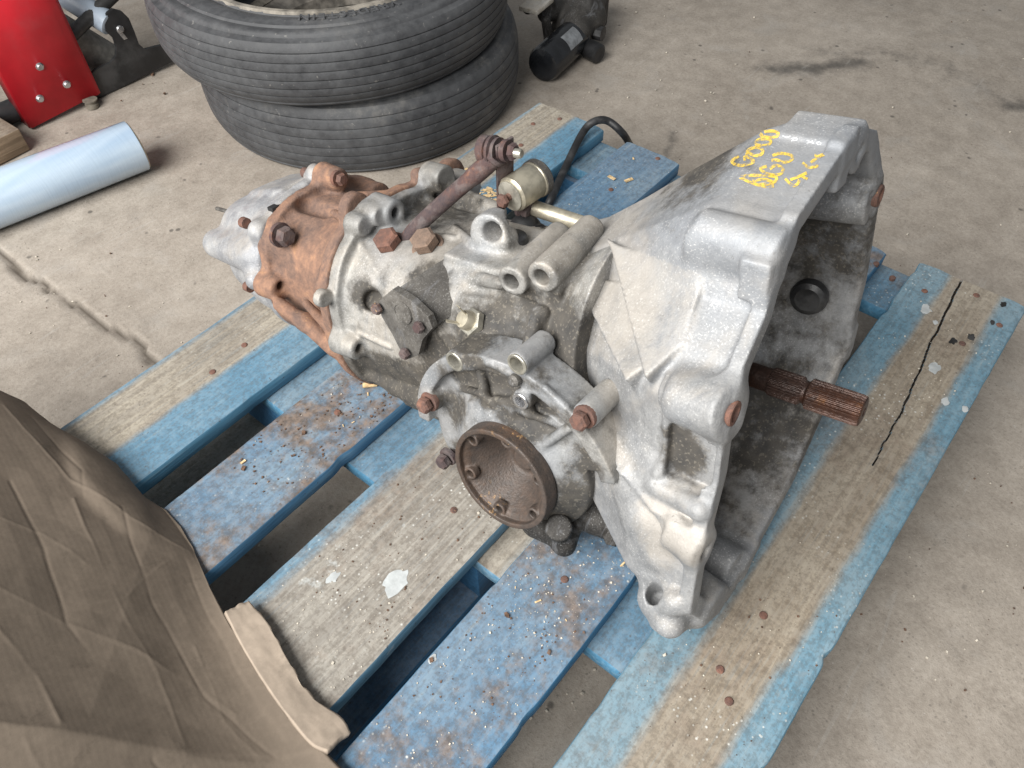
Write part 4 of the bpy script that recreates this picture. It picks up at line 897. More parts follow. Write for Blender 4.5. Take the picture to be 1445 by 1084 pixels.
# --- input shaft with splines
def build_shaft():
    b = MB(); n = 112
    def sp(i, k, a): return 1.0
    prof = [(-.13, .0105), (-.022, .0108), (-.020, .0112), (-.0185, .0126), (.0065, .0126), (.0092, .0100), (.0118, .0100), (.0142, .0136), (.0545, .0136), (.0580, .0128), (.0590, .010), (.0591, .004), (.0580, .0035)]
    spl = {3, 4, 7, 8, 9}
    b.lathe((0, 0, 0), (1, 0, 0), prof, n, True, lambda i, k, a: (1.0 if (k % 4) in (0, 1) else .90) if i in spl else 1.0)
    o = b.build('input_shaft', M_SHAFT, GB, local=True, auto=30); o['label'] = 'brown splined steel input shaft'
build_shaft()

# --- shift linkage
def build_linkage():
    p0 = L((562, 362), y=-.052); n_ = np.array([.05, -.42, .90]); n_ /= np.linalg.norm(n_)
    p1 = L((693, 226), y=.004); d = p1-p0
    pts = [p0+n_*.004, p0+n_*.006+d*.10, p0+n_*.010+d*.25, p0+n_*.006+d*.6, p1-d*.06, p1+d*.05]
    b = MB(); b.tube(catmull(pts, 6), [.0115]*4+[.0095]*5+[.0082]*13+[.0095]*6+[.0115]*3, 14)
    lk = b.build('selector_lever', M_LINK, GB, local=True); lk['label'] = 'rusty bent selector lever standing up from the case'
    b = MB(); b.lathe(p0-n_*.006, n_, [(0, .014), (.005, .0145), (.006, .012), (.009, .0135), (.012, .0135), (.014, .012)], 24); b.build('washer', M_LINK, GB, local=True, parent=lk)
    bolt(L((560, 360), y=-.056)+n_*.016, n_, .0142, .012, parent=lk)
    b = MB(); b.lathe(L((560, 360), y=-.056)+n_*.002, n_, [(0, .0150), (.004, .0155), (.0045, .0135), (.006, .0135), (.0065, .0152), (.010, .0152), (.0105, .0138), (.013, .0138)], 24); b.build('washer', M_LINK, GB, local=True, parent=lk)
    q = L((609, 357), y=-.050); bolt(q+n_*.010, n_, .0140, .013, mat=mat_rust('tan_bolt', (.26, .17, .12), (.12, .085, .065), (.36, .25, .17), 1.5))
    # top joint: eye, washers, strap plate, bolt
    e = L((693, 212), y=.008); ax = np.array([.62, -.30, -.10]); ax = L((722, 216), y=.010)-e; ax /= np.linalg.norm(ax)
    b = MB(); b.lathe(e-ax*.012, ax, [(0, .011), (.002, .0135), (.010, .0135), (.011, .011), (.013, .0145), (.016, .0145), (.017, .0115), (.019, .013), (.022, .013)], 24); b.build('pivot_eye', M_LINK, GB, local=True, parent=lk)
    b = MB(); top = L((712, 205), y=.010); bot = L((713, 288), y=.030); s_ = L((722, 215), y=.012)-top; s_ = np.array([.2, .9, .1]); t = bot-top; s_ -= t*(s_@t)/(t@t); s_ /= np.linalg.norm(s_)
    nn = np.cross(t/np.linalg.norm(t), s_); c = (top+bot)/2; b.box(c, np.linalg.norm(t)/2+.005, .0105, .0016, [t/np.linalg.norm(t), s_, nn], bev=.0008); st = b.build('strap_plate', M_LINK, GB, local=True, parent=lk)
    bolt(L((716, 213), y=.006), ax, .0085, .006, mat=M_LINK, parent=lk, shank=.002)
    b = MB(); q = L((727, 216), y=.004); b.lathe(q, ax, [(0, .0045), (.006, .0045), (.0075, .0035)], 12); b.build('bolt_tip', M_ZINC, GB, local=True, parent=lk)
    # bush and rod
    c0 = L((721, 276), y=.012); c1 = L((760, 250), y=.052); bx = (c1-c0); ln = np.linalg.norm(bx); bx /= ln
    b = MB(); b.lathe(c0, bx, [(0, .0165), (.002, .0182), (ln*.80, .0182), (ln*.82, .0190), (ln, .0190), (ln+.003, .016)], 32); bu = b.build('bush', M_BRASS, GB, local=True); bu['label'] = 'yellowish metal bush on the shift rod'
    b = MB(); b.lathe(c1-bx*.006, bx, [(0, .0196), (.007, .0196), (.010, .017), (.0102, .006)], 32); b.build('rubber_end', M_DARKC, GB, local=True, parent=bu)
    b = MB(); b.lathe(c0+bx*.001, -bx, [(0, .0155), (.003, .0155), (.0036, .0138), (.0036, .006)], 32); b.build('end_washer', M_ZINC, GB, local=True, parent=bu)
    bolt(c0-bx*.0055, -bx, .0072, .006, parent=bu, washer=False, shank=.004)
    r0 = L((748, 292), y=.040); r1 = L((855, 327), y=.060); rd = r1-r0; rd /= np.linalg.norm(rd)
    b = MB(); b.lathe(r0-rd*.012, rd, [(0, .0125), (.004, .0150), (.008, .0135), (.010, .0155), (.014, .0150), (.016, .011)], 28); b.build('rod_collar', M_LINK, GB, local=True, parent=bu)
    b = MB(); b.tube([r0, r1+rd*.012], .0082, 20); b.build('shift_rod', M_BRASS, GB, local=True, parent=bu)
    # dark ball joint boot below the bush
    b = MB(); q = L((738, 312), y=.03); b.lathe(q+np.array([0, 0, -.03]), (.1, 0, 1), [(0, .012), (.012, .017), (.022, .013), (.028, .016), (.036, .010), (.038, .004)], 20); b.build('rubber_boot', M_BLACK, GB, local=True)
    q = L((762, 326), y=.03); bolt(q, (.8, -.5, .1), .006, .006, mat=M_BLACK)
build_linkage()

# --- oily bracket under the differential
def build_bracket():
    v = Vol((-.30, -.205, -.205), (-.055, .02, -.075), .0021)
    pz = lambda p, z: L(p, z=z)
    v.box((-.165, -.06, -.150), (.085, .055, .014), rnd=.005, k=.010)
    v.chain([pz((800, 660), -.125), pz((850, 700), -.125), pz((872, 745), -.135)], [.020, .018, .014], .012)
    v.chain([pz((800, 715), -.140), pz((840, 735), -.140), pz((868, 745), -.140)], [.013, .012, .012], .008)
    v.chain([pz((760, 735), -.150), pz((792, 755), -.150)], [.018, .014], .012)
    v.chain([pz((800, 750), -.150), pz((796, 768), -.155)], [.012, .012], .006)
    v.cyl(pz((788, 745), -.120), pz((788, 745), -.165), .013, k=.006)
    v.chain([pz((850, 690), -.10), pz((880, 715), -.12)], [.014, .012], .010)
    # stay below the bell so nothing sinks through the boards
    def deck(X, Y, Z): return NZ[0]*X+NZ[1]*Y+NZ[2]*Z+GO[2]-DZ-.0015
    v.op(lambda X, Y, Z: deck(X, Y, Z), (-.3, -.21, -.21), (0, .05, -.05), .001, True)
    o, P, F = casting('lower_bracket', v, M_BLACKC, label='black oily mounting bracket under the differential')
    bolt(pz((868, 752), -.135), (.2, -.8, .3), .0095, .009, mat=M_BLACKC, parent=o)
build_bracket()

# ------------------------------------------------------------------ stacked tyres
def mat_tyre(name, dust):
    t = NT(name); n1 = t.noise(7, 4, .6); n2 = t.noise(60, 4, .65)
    col = t.ramp(t.math('ADD', t.math('MULTIPLY', n1, .5), t.math('MULTIPLY', n2, .5)), (.35, (.034, .035, .038)), (.62, (.082, .084, .088)))
    d = t.step(t.math('ADD', t.math('MULTIPLY', t.noise(5, 4, .6), .6), t.math('MULTIPLY', t.noise(45, 4, .7), .4)), .50, .68, 0, dust)
    col = t.mix(d, col, (.20, .19, .175))
    sp = t.math('MULTIPLY', t.step(t.noise(130, 3, .6), .66, .74), .5); col = t.mix(sp, col, (.26, .25, .23))
    return t.done(col, t.step(n2, .3, .7, .55, .75), 0, t.bump(t.math('ADD', n2, t.noise(300, 3)), .3, .001), .4)
def tyre(cx, cy, z0, R, label, dust, text=None, tilt=(0, 0), hw=.075):
    root = thing('tyre', label, 'tyre', (cx, cy, z0), None)
    prof = []                                                       # (r, z) from the lower bead over the tread to the upper bead
    def arc(r0, z0_, r1, z1, bulge, n=10):
        for i in range(n):
            t = i/n; prof.append((r0+(r1-r0)*t+bulge[0]*math.sin(math.pi*t), z0_+(z1-z0_)*t+bulge[1]*math.sin(math.pi*t)))
    arc(R-.108, .022, R-.030, -.001, (0, -.004), 8)
    arc(R-.030, .001, R-.012, .012, (.004, -.003), 5)
    ng = 7; z_a, z_b = .012, 2*hw-.012
    for g in range(ng):
        za = z_a+(z_b-z_a)*g/ng; zb = z_a+(z_b-z_a)*(g+1)/ng
        for zz, dep in ((za+.0006, .0032), (za+.0008, .0003), (za+.0020, 0), ((za+zb)/2, -.0002), (zb-.0020, 0), (zb-.0008, .0003), (zb-.0006, .0032)):
            cr = -.016*((zz-hw)/hw)**4-.006*((zz-hw)/hw)**2; prof.append((R+cr-dep, zz))
    arc(R-.022, 2*hw-.010, R-.040, 2*hw-.003, (.004, .003), 5)
    prof.append((R-.043, 2*hw-.0045)); prof.append((R-.046, 2*hw-.001))
    arc(R-.047, 2*hw-.001, R-.086, 2*hw-.006, (0, .003), 8)
    for r_, z_ in ((R-.088, 2*hw-.008), (R-.091, 2*hw-.003), (R-.098, 2*hw-.004), (R-.106, 2*hw-.012), (R-.110, 2*hw-.030), (R-.095, 2*hw-.045), (R-.02, 2*hw-.05), (R-.018, hw), (R-.02, .05), (R-.095, .045), (R-.110, .035)): prof.append((r_, z_))
    n = 160; m = len(prof); pr = np.array(prof); th = np.linspace(0, 2*np.pi, n, endpoint=False)
    V = np.stack([pr[:, None, 0]*np.cos(th), pr[:, None, 0]*np.sin(th), np.repeat(pr[:, 1:2], n, 1)], 2).reshape(-1, 3)
    V[:, 2] += tilt[0]*V[:, 0]+tilt[1]*V[:, 1]+(vnoise(V, 6, 2)-.5)*.003
    i = np.arange(m*n).reshape(m, n); i2 = np.roll(i, -1, 1); j = np.roll(i, -1, 0); j2 = np.roll(i2, -1, 0)
    F = np.stack([i.ravel(), i2.ravel(), j2.ravel(), j.ravel()], 1)
    mt = mat_tyre('tyre_rubber', dust); o = part('casing', V+np.array(root.location), F, mt, root); sharp(o, 38)
    # tan, cracked bead edge
    b = MB(); P = [(R-.089, 2*hw-.0062), (R-.0905, 2*hw-.0012), (R-.1005, 2*hw-.0022), (R-.1075, 2*hw-.0105), (R-.104, 2*hw-.014)]; V = []; 
    for a in th:
        for k, (r_, z_) in enumerate(P):
            w_ = vnoise(np.array([[math.cos(a)*4, math.sin(a)*4, k*.4]]), 6, 2)[0]-.5; r2 = r_+w_*.004
            V.append((cx+r2*math.cos(a), cy+r2*math.sin(a), z0+z_+.0008+w_*.002+tilt[0]*r2*math.cos(a)+tilt[1]*r2*math.sin(a)))
    L5 = len(P); F2 = [(q*L5+k, ((q+1) % n)*L5+k, ((q+1) % n)*L5+k+1, q*L5+k+1) for q in range(n) for k in range(L5-1)]
    b.add(V, F2); b.build('bead', mat_plain('worn_bead', (.21, .19, .16), .8, 0, .45, 40), root)
    b = MB(); b.lathe((cx, cy, z0), (tilt[0]*-1, tilt[1]*-1, 1), [(2*hw-.012, R-.106), (2*hw-.016, R-.120), (2*hw-.030, R-.138), (2*hw-.055, R-.140)], 160, cap=False, mod=lambda i, k, a: 1+.004*math.sin(k*1.9)*i*.3); b.build('inner_flap', mat_plain('dusty_flap', (.16, .145, .125), .85, 0, .5, 30), root)
    if text:
        cu = bpy.data.curves.new('lettering', 'FONT'); cu.body = text; cu.size = .026; cu.extrude = .0009; cu.bevel_depth = .0003; cu.space_character = 1.25
        to = bpy.data.objects.new('lettering', cu); COL.objects.link(to); dg = bpy.context.evaluated_depsgraph_get(); me = to.evaluated_get(dg).to_mesh()
        vv = np.array([v.co[:] for v in me.vertices]); ff = [tuple(p.vertices) for p in me.polygons]; bpy.data.objects.remove(to)
        vv[:, 0] -= (vv[:, 0].min()+vv[:, 0].max())/2
        # letters stand with their feet towards the tread; read from the far side of the wheel
        q = gp((500, 32), z0+2*hw); a0 = math.atan2(q[1]-cy, q[0]-cx); rt = R-.076+vv[:, 1]*0+(.018-vv[:, 1])*1.0+.004; rt = R-.078+vv[:, 1]
        an = a0-vv[:, 0]/(R-.06); an = a0-vv[:, 0]/(R-.06)
        wv = np.stack([cx+rt*np.cos(an), cy+rt*np.sin(an), z0+2*hw+.0006+vv[:, 2]+tilt[0]*rt*np.cos(an)+tilt[1]*rt*np.sin(an)], 1)
        part('lettering', wv, ff, mat_tyre('letter_rubber', .2), root, False, parent=o)
    return root
tyre(.008, 1.268, .001, .321, 'dusty black ribbed tyre lying on the concrete, lower of the stack', .55)
tyre(-.019, 1.289, .150, .335, 'black ribbed tyre with raised lettering lying on top of another tyre', .25, 'VREDESTEIN', hw=.064)

# ------------------------------------------------------------------ stretch film roll
def build_roll():
    r = .046; a = gp((207, 236)); b_ = gp((0, 318)); d = b_-a; d[2] = 0; d /= np.linalg.norm(d)
    root = thing('film_roll', 'roll of clear bluish stretch film lying on the concrete floor', 'film roll', tuple(a))
    t = NT('stretch_film'); n = t.noise(1.0, 3, .5, sx=(2, 30, 30)); mp = t.noise(3.0, 3)
    t.done(t.ramp(n, (.35, (.36, .47, .60)), (.65, (.48, .58, .68))), t.step(t.noise(40, 4, .7), .35, .65, .10, .24), 0, t.bump(t.math('ADD', n, t.math('MULTIPLY', t.noise(1, 3, .6, sx=(220, 14, 14)), 1.4)), .28, .0010), .7)
    t.b.inputs['Coat Weight'].default_value = .9; t.b.inputs['Coat Roughness'].default_value = .08
    c = a+np.array([0, 0, r+.001]); m = MB(); m.lathe(c, d, [(.0002, .030), (0, r*.96), (.001, r*.99), (.003, r), (.25, r*1.004), (.497, r), (.4995, r*.98), (.50, .030)], 64, cap=False); m.build('film', t.m, root)
    m = MB(); m.lathe(c-d*.004, d, [(.03, .026), (0, .026), (0, .031), (.508, .031), (.508, .026), (.47, .026)], 48, cap=False); m.build('cardboard_core', mat_plain('core_card', (.42, .31, .20), .85), root)
    m = MB(); m.lathe(c-d*.0016, d, [(0, .0312), (0, r*.93), (.0018, r*.955), (.002, .0312)], 64, cap=False); m.build('end_layers', mat_plain('film_edge', (.50, .42, .30), .5, 0, .2, 300), root)
build_roll()

# ------------------------------------------------------------------ red machine stand
def build_red():
    A = gp((45, 184)); B = gp((143, 133), .012); A[2] = 0; e = B-A; e[2] = 0; w = np.linalg.norm(e); e /= w
    n = np.array([e[1], -e[0], 0]);  n = n if n@(CAM-A) > 0 else -n; Z = np.array([0, 0, 1.0])
    root = thing('machine_stand', 'red steel machine leg bolted to a black base plate on the floor', 'machine stand', tuple(A))
    P = lambda s, h, o=0.0: A+e*s+Z*h+n*o
    red = mat_plain('red_paint', (.50, .012, .022), .42, 0, .12, 10, .05)
    blk = mat_plain('satin_black_paint', (.018, .018, .019), .42, 0, .3, 25, .1)
    def q(p, o=0.0): return hit(p, A+n*o, n)
    m = MB(); H = .52
    # channel-section leg: face, rolled edges, side flanges
    prof = [(0.0, -.045), (0.0, -.004), (.003, 0.0), (w-.022, 0.0), (w-.008, .003), (w-.002, .000), (w, -.006), (w, -.045)]
    base = [P(s, .004+.012*(s/w), o) for s, o in prof]; topp = [P(s, H, o) for s, o in prof]; k = len(prof)
    back = [x-n*.003 for x in base]; backt = [x-n*.003 for x in topp]
    m.add(base+topp, [(i, i+1, k+i+1, k+i) for i in range(k-1)]); leg = m.build('leg', red, root, auto=50)
    s_ = leg.modifiers.new('thickness', 'SOLIDIFY'); s_.thickness = .003; s_.offset = 0
    for p in ((56, 94), (94, 119), (56, 139)):
        c = q(p, .001); b = MB(); b.lathe(c, n, [(-.002, .0075), (.001, .0078), (.002, .0062), (.005, .0062), (.0062, .005), (.0063, .002)], 12); b.build('bolt', M_STEEL, root, parent=leg)
    # black base plate with a tall lobe, cut from one sheet
    o = -.012
    pts = [(120, 152), (140, 139), (190, 114), (250, 84), (262, 62), (228, 64), (205, 70), (196, 62), (190, 45), (182, 26), (172, 16), (160, 13), (150, 20), (147, 33), (151, 45), (161, 55), (165, 68), (164, 80), (156, 89), (136, 98), (122, 112)]
    b = MB(); b.prism([q(p, o) for p in pts], -n*.008, bev=0); pl_ = b.build('base_plate', blk, root, auto=20); pl_['label'] = 'black plate with a rounded lobe and slot'
    c = q((169, 41), o+.001); b = MB(); b.lathe(c, n, [(0, .008), (.003, .0078), (.0045, .006), (.0047, .002)], 14); b.build('bolt', M_STEEL, root, parent=pl_)
    b = MB(); c = q((173, 50), o+.0008); b.box(c, .004, .010, .0006, [e, Z*.9-e*.3, n]); b.build('slot', M_STEEL, root, parent=pl_)
    # rollers and bar behind
    grey = mat_plain('blue_grey_paint', (.34, .40, .47), .4, 0, .15, 20)
    c = q((156, 34), -.022); v1 = q((85, -10), -.022)-c; v1 /= np.linalg.norm(v1); b = MB(); b.lathe(c, v1*.6-n*.9, [(0, .020), (.002, .024), (.26, .024), (.262, .02)], 32); b.build('roller', grey, root)
    c0 = q((88, 62), -.03); c1 = q((165, -12), -.05); b = MB(); b.tube([c0-(c1-c0)*.4, c1+(c1-c0)*.5], .013, 18); b.build('bar', mat_plain('dark_bar', (.035, .034, .033), .5), root)
    c0 = q((105, 60), -.08); c1 = q((165, 95), -.08); b = MB(); b.tube([c0-(c1-c0)*.6, c1+(c1-c0)*.4], .040, 24); b.build('lower_roller', mat_plain('grey_roller', (.22, .21, .19), .6), root)
    b = MB(); b.tube([P(.0, .025, -.05)-e*.25, P(.0, .025, -.05)+e*.03], .022, 18); b.build('foot_tube', blk, root)
    b = MB(); b.prism([P(-.05, .16, -.40), P(.75, .16, -.40), P(.75, .60, -.40), P(-.05, .60, -.40)], -n*.02); b.build('back_panel', blk, root)
    b = MB(); c = gp((131, 151)); b.lathe(c, (0.05, 0, 1), [(0, .013), (.008, .013), (.0085, .011), (.014, .011), (.0145, .0145), (.017, .0145), (.0175, .003)], 20); o_ = b.build('rubber_spool', mat_plain('dirty_rubber', (.14, .125, .10), .85)); tag(o_, 'small dirty rubber spool lying beside the red leg', 'spool')
    b = MB(); c = gp((30, 205)); b = MB(); 
    ax = gp((-60, 150))-gp((46, 216)); ax[2] = 0; ax /= np.linalg.norm(ax); sd = np.array([-ax[1], ax[0], 0]); sd = sd if sd@(CAM-c) > 0 else -sd
    c = gp((44, 212)); b.box(c+ax*.15+sd*.035+np.array([0, 0, .024]), .15, .035, .023, [ax, sd, Z], bev=.003); o_ = b.build('timber_block', mat_wood('raw_timber', .07, -2, 4, dirt=.3, wear=.3, specks=0, wood=((.16, .115, .075), (.27, .20, .135)), seed=21.0, unpainted=True)); tag(o_, 'brown offcut of timber on the floor behind the film roll', 'timber')
build_red()

# ------------------------------------------------------------------ black pump with oil filter
def build_pump():
    base = gp((800, 70)); root = thing('oil_filter_housing', 'black oily filter housing with glossy canister lying on concrete', 'filter housing', (base[0], base[1], 0))
    r = .037; a = gp((778, 118)); a[2] = r+.001; a = hit((765, 92), a, CF); a[2] = r+.001
    e = gp((813, 50), r); d = e-a; d[2] = 0; ln = np.linalg.norm(d)*.95; d /= np.linalg.norm(d)
    b = MB(); b.lathe(a, d, [(0, .004), (.0005, r*.55), (.0, r*.70), (.0025, r*.90), (.010, r), (ln-.006, r), (ln-.004, r*1.04), (ln, r*1.04), (ln+.004, r*.9)], 44); can = b.build('canister', M_GLOSS, root)
    can['label'] = 'glossy black oil filter canister'
    for k in (.35, .72, 1.0):
        pass
    b = MB(); up = np.array([0, 0, 1.0]); sd = np.cross(d, up)
    V = []; nn = 6
    for i in range(nn+1):
        an = math.radians(22+i*9)
        for s_ in (.42, .80): V.append(a+d*ln*s_+(r+.0006)*(math.cos(an)*sd+math.sin(an)*up))
    b.add(V, [(2*i, 2*i+1, 2*i+3, 2*i+2) for i in range(nn)]); b.build('printed_label', mat_plain('label_grey', (.20, .21, .22), .3), root, parent=can)
    v = Vol((-.16, -.14, -.005), (.16, .14, .16), .0036)
    f = gp((824, 40))-np.array(root.location); f[2] = 0; lc = lambda p, z: gp(p, z)-np.array(root.location)
    v.cap(lc((812, 35), .05), lc((830, 25), .06), .045, .040, k=.015); v.box(lc((822, 12), .06), (.050, .045, .050), axes=[d, sd, up], rnd=.012, k=.02)
    v.cap(lc((770, 20), .085), lc((800, 5), .075), .018, .026, k=.012); v.cap(lc((770, 28), .09), lc((776, 62), .03), .010, .012, k=.010); v.cap(lc((790, 40), .04), lc((815, 45), .05), .02, .03, k=.01)
    v.cap(lc((745, 12), .11), lc((775, 2), .11), .012, .014, k=.01)
    P, F = v.mesh(); part('housing', P+np.array(root.location), F, M_BLACKC, root)
    b = MB(); b.box(hit((757, 6), gp((757, 6), .13), up), .035, .022, .005, [d, sd, up], bev=.002); b.build('mating_face', mat_alu('bare_mating_face', (.3, .25, .17), (.62, .6, .55), grime_shade=False), root)
    b = MB(); c = gp((836, 72), .022); b.lathe(c-sd*-.0, -sd+d*.3, [(-.022, .016), (-.018, .021), (.012, .021), (.020, .017), (.022, .006)], 24); b.build('union', M_BLACK, root)
    b = MB(); c = gp((843, 46), .040); b.lathe(c, -sd, [(-.014, .016), (.006, .016), (.008, .011), (.012, .011)], 8); b.build('plug', M_BLACK, root)
    b = MB(); c = gp((840, 22), .050); b.lathe(c, up, [(-.01, .007), (.006, .007), (.009, .004)], 12); b.build('fitting', M_STEEL, root)
    b = MB(); c = gp((840, 12), .052); b.box(c, .010, .006, .006, bev=.002); b.build('red_clip', mat_plain('faded_red', (.45, .12, .10), .6), root)
build_pump()

# ------------------------------------------------------------------ cables lying over the far boards
def cable(name, label, pts, r, mat):
    b = MB(); b.tube(catmull(pts, 10), r, 12); o = b.build(name, mat); tag(o, label, 'cable'); return o
cable('black_cable', 'thick black rubber cable looped over the pallet end', [gp((768, 300), DZ-.02), gp((778, 280), DZ+.008), gp((800, 232), DZ+.007), gp((822, 188), DZ+.012), gp((838, 172), DZ+.022), gp((858, 171), DZ+.020), gp((880, 190), DZ-.002), gp((893, 212), .05), gp((905, 225), .012)], .0062, M_BLACK)
cable('red_cable', 'red insulated cable lying over the board behind the bell housing', [gp((925, 292), DZ-.016), gp((950, 274), DZ-.012), gp((972, 254), DZ+.004), gp((985, 250), DZ+.002), gp((1005, 252), DZ-.03)], .0055, mat_plain('faded_red_insulation', (.42, .035, .03), .5))

# ------------------------------------------------------------------ crushed cardboard box
def mat_card(name, col):
    t = NT(name); fl = t.noise(1.0, 2, .5, sx=(1, 1, 1)); n1 = t.noise(9, 4, .6); n2 = t.noise(140, 4, .7)
    c = t.mix(t.step(t.math('ADD', t.math('MULTIPLY', n1, .6), t.math('MULTIPLY', n2, .4)), .35, .65), tuple(.78*q for q in col), col)
    c = t.mix(t.step(t.noise(30, 5, .7), .60, .70, 0, .45), c, tuple(.55*q for q in col))
    w = t.attr('flute'); h = t.math('ADD', t.math('MULTIPLY', w, .12), t.math('MULTIPLY', n2, .30))
    c = t.mix(t.math('MULTIPLY', t.attr('crease'), .14), c, tuple(min(1, 1.35*q) for q in col))
    return t.done(c, .85, 0, t.bump(h, .35, .0015), .25)
def build_carton():
    P1 = gp((300, 840), DZ+.012); P2 = gp((460, 1050), DZ+.012); e = P2-P1; e /= np.linalg.norm(e)
    up = np.cross(e, [0, 0, 1.0]); up = up if up[0] < 0 else -up; s = math.cos(math.radians(38))*up+math.sin(math.radians(38))*np.array([0, 0, 1.0]); n = np.cross(e, s); n = n if n[2] > 0 else -n
    root = thing('cardboard_box', 'crushed brown cardboard box lying across the pallet edge', 'cardboard box', (P1[0], P1[1], DZ))
    uv = lambda p: np.array([(hit(p, P1, n)-P1)@e, (hit(p, P1, n)-P1)@s])
    B = [uv(p) for p in [(-150, 490), (-60, 528), (0, 555), (40, 572), (75, 600), (120, 625), (165, 655), (188, 682), (205, 702), (236, 722), (256, 745), (272, 772), (284, 800), (300, 838), (325, 885), (360, 935), (400, 990), (438, 1040), (470, 1078), (540, 1150)]]
    B = np.array([B[i]+(B[i+1]-B[i])*k/24 for i in range(len(B)-1) for k in range(24)]+[B[-1]]); B[:, 1] += (vnoise(np.stack([B[:, 0], 0*B[:, 0], 0*B[:, 0]], 1), 90, 2)-.5)*.0010
    nu = len(B); nv = 400; t = np.linspace(0, 1, nv)
    T = np.stack([B[:, 0], np.full(nu, .50)], 1); G = B[:, None]+(T-B)[:, None]*(t**1.15)[None, :, None]; Q = G.reshape(-1, 2)
    Q3 = np.concatenate([Q, 0*Q[:, :1]], 1)
    h = (vnoise(Q3, 2.2, 1)-.5)*.006+(vnoise(Q3*np.array([1, .45, 1]), 70, 3)-.5)*.0007; crease = np.zeros(len(Q))
    lines = [([(0, 590), (95, 690), (180, 745), (270, 780)], .010, .006), ([(40, 600), (110, 680), (115, 715)], .007, .004), ([(0, 830), (90, 870), (200, 905), (300, 955), (345, 985)], .006, .004), ([(10, 690), (60, 780), (95, 870), (130, 905)], .007, .006), ([(100, 715), (150, 820), (230, 930), (275, 1025)], .007, .005),
             ([(165, 730), (215, 840), (300, 960), (400, 1040)], .006, .004), ([(255, 780), (300, 870), (345, 940), (410, 1030)], .008, .006), ([(0, 1005), (110, 1015), (260, 1030), (370, 1035), (450, 1055)], .010, .010), ([(0, 880), (60, 945), (90, 1000)], .010, .008),
             ([(130, 850), (180, 840), (205, 815), (250, 785)], .006, .005), ([(0, 740), (60, 760), (120, 800)], .006, .004), ([(190, 700), (215, 735), (270, 770)], .006, .006), ([(240, 780), (270, 850), (290, 880)], .005, .003), ([(40, 1020), (90, 1080), (120, 1120)], .006, .005), ([(230, 1040), (290, 1084)], .006, .004), ([(280, 900), (330, 990), (380, 1040)], .004, .003)]
    rs = np.random.RandomState(5)
    def facets(K, slope, seed):
        r_ = np.random.RandomState(seed); out = np.full(len(Q), -9.0)
        for _ in range(K):
            th = r_.rand()*6.283; c_ = np.array([r_.uniform(-.45, .55), r_.uniform(-.05, .45)]); out = np.maximum(out, ((Q-c_)@np.array([math.cos(th), math.sin(th)]))*slope*r_.uniform(.4, 1)-r_.rand()*.004)
        return out
    h += facets(12, .10, 1)-facets(12, .10, 2)+.5*(facets(26, .12, 3)-facets(26, .12, 4)); h -= h.mean()
    fa, fb = uv((0, 1006)), uv((450, 1054)); fe = (fb-fa)/np.linalg.norm(fb-fa); fn = np.array([-fe[1], fe[0]]); fn = fn if fn@(uv((200, 1080))-fa) > 0 else -fn
    h -= .42*np.maximum(0, (Q-fa)@fn-.0)                                                     # panel folded down beyond the crease
    for k, (pl_, wd, dp) in enumerate(lines):
        w_ = [uv(p) for p in pl_]; qq = Q+np.stack([vnoise(Q3+k, 25, 2)-.5, vnoise(Q3+k+3, 25, 2)-.5], 1)*.0035
        d = np.min([seg_dist(qq, w_[i], w_[i+1]) for i in range(len(w_)-1)], 0); g = np.maximum(0, 1-d/.020); sg = 1 if rs.rand() < .6 else -1; am_ = np.clip(vnoise(Q3+9*k, 14, 2)*2.2-.5, 0, 1)
        h += sg*.0017*g*am_+sg*.0006*np.maximum(0, 1-d/.0025)*am_; crease = np.maximum(crease, np.exp(-(d/(wd*.22))**2))
    c = uv((150, 690)); d = np.linalg.norm((Q-c)/np.array([.075, .030]), axis=1); h += .008*np.exp(-d**6)           # bulge at the corner
    cb = uv((350, 1075)); lowfold = np.clip((Q[:, 0]*0+1), 0, 1)
    # flutes of the corrugated board run up the slope
    dv = uv((275, 1025))-uv((100, 715)); dv /= np.linalg.norm(dv); cr_ = Q[:, 0]*-dv[1]+Q[:, 1]*dv[0]; al = Q@dv
    fl = np.sin(cr_*2*np.pi/.0050+2*vnoise(Q3, 12, 2))*.5
    ph = cr_/.030+.9*vnoise(np.stack([cr_*3, al*.6, 0*al], 1), 9, 2); tri = np.abs(ph-np.floor(ph)-.5)*2; am = np.clip(vnoise(np.stack([np.floor(ph)*1.7, al*2.5, 0*al], 1), 3, 2)*2-.6, 0, 1)
    h += (np.maximum(0, tri-.72)/.28)*.0*am; crease = np.maximum(crease, np.maximum(0, tri-.9)*0)
    edge = np.repeat(np.exp(-np.arange(nv)/2.0)[None, :], nu, 0).ravel(); h -= .004*edge
    h = h*(1-np.repeat(np.exp(-np.arange(nv)/24.0)[None, :], nu, 0).ravel())
    V = P1+Q[:, :1]*e+Q[:, 1:]*s+h[:, None]*n; V[:, 2] = np.maximum(V[:, 2], np.where(V[:, 1] < .8, DZ+.0035, .004))
    i = np.arange(nu*nv).reshape(nu, nv); F = np.stack([i[:-1, :-1].ravel(), i[:-1, 1:].ravel(), i[1:, 1:].ravel(), i[1:, :-1].ravel()], 1)
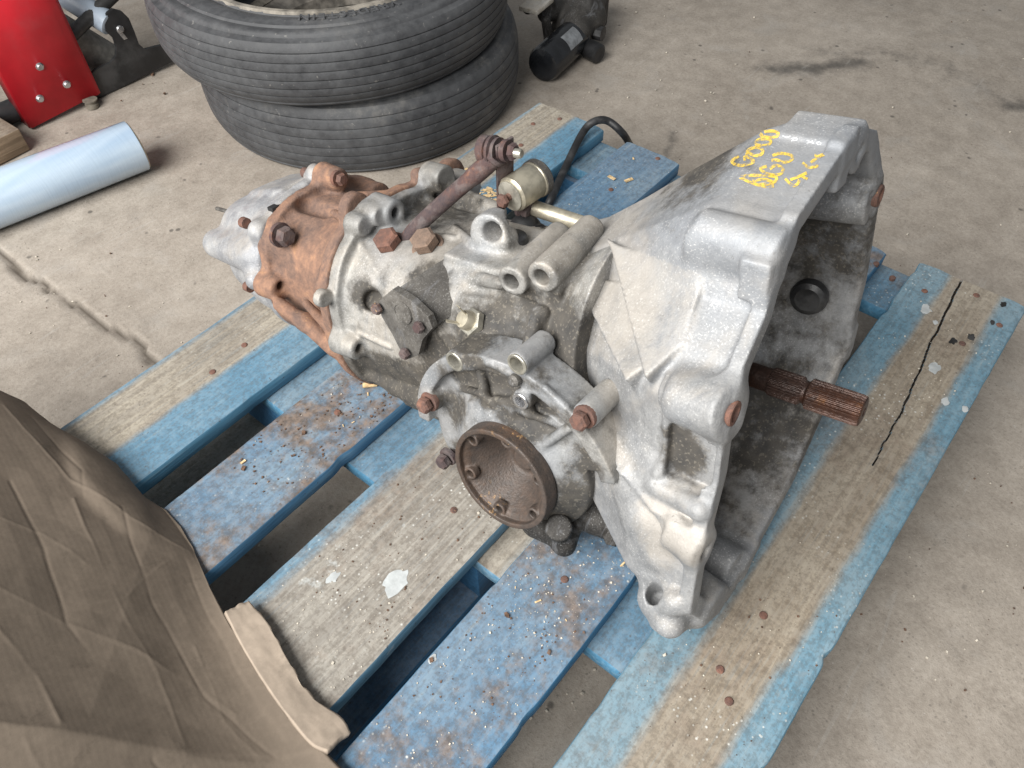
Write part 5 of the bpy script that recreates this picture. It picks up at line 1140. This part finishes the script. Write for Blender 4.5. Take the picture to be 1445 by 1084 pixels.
    M1 = mat_card('brown_card', (.185, .148, .114)); o = part('side_panel', V, F, M1, root, True, {'flute': fl*.5+.5, 'crease': crease}); sd_ = o.modifiers.new('thickness', 'SOLIDIFY'); sd_.thickness = .004; sd_.offset = -1 if (F is not None) else 1
    # other walls of the flattened box, away from the camera
    a0 = P1+e*B[0, 0]+s*.499; a1 = P1+e*B[-1, 0]+s*.499; bk = up*.04
    b = MB(); 
    lo = lambda p: np.array([p[0], p[1], .004])
    b.prism([a0+bk*0, a1+bk*0, lo(a1+bk), lo(a0+bk)], up*.004); b.build('back_panel', M1, root, smooth=False)
    # torn pale flap lying on the bare board
    pts_l = [(318, 866), (340, 910), (370, 960), (405, 1010), (438, 1050), (462, 1062)]; pts_r = [(350, 850), (378, 882), (408, 935), (440, 985), (480, 1015), (492, 1035)]
    Lh = catmull([gp(p, DZ+.020) for k, p in enumerate(pts_l)], 8); Rh = catmull([gp(p, DZ+.009+.002*math.sin(k)) for k, p in enumerate(pts_r)], 8); m = 24; V = []
    for k, (p, q) in enumerate(zip(Lh, Rh)):
        for j in range(m+1):
            x = p+(q-p)*j/m; w_ = vnoise(np.array([x]), 70, 3)[0]-.5; x = x+np.array([0, 0, w_*.0030+.0012*abs(((k*.13) % 2)-1)])
            if j == m: x = x+(q-p)*(vnoise(np.array([x+3]), 150, 2)[0]-.5)*.16
            if k in (0, len(Lh)-1): x = x+(Lh[1]-Lh[0])*(vnoise(np.array([x+5]), 150, 2)[0]-.5)*1.2
            V.append(x)
    nn = len(Lh); F = [(k*(m+1)+j, k*(m+1)+j+1, (k+1)*(m+1)+j+1, (k+1)*(m+1)+j) for k in range(nn-1) for j in range(m)]
    fl2 = [math.sin(2*math.pi*np.linalg.norm(v-V[0])/.006)*.5+.5 for v in V]
    o = part('flap', V, F, mat_card('pale_card', (.44, .36, .285)), root, True, {'flute': fl2, 'crease': [0]*len(V)}); o['label'] = 'torn pale flap of the cardboard box'
    sd_ = o.modifiers.new('thickness', 'SOLIDIFY'); sd_.thickness = .005; sd_.offset = 0
build_carton()
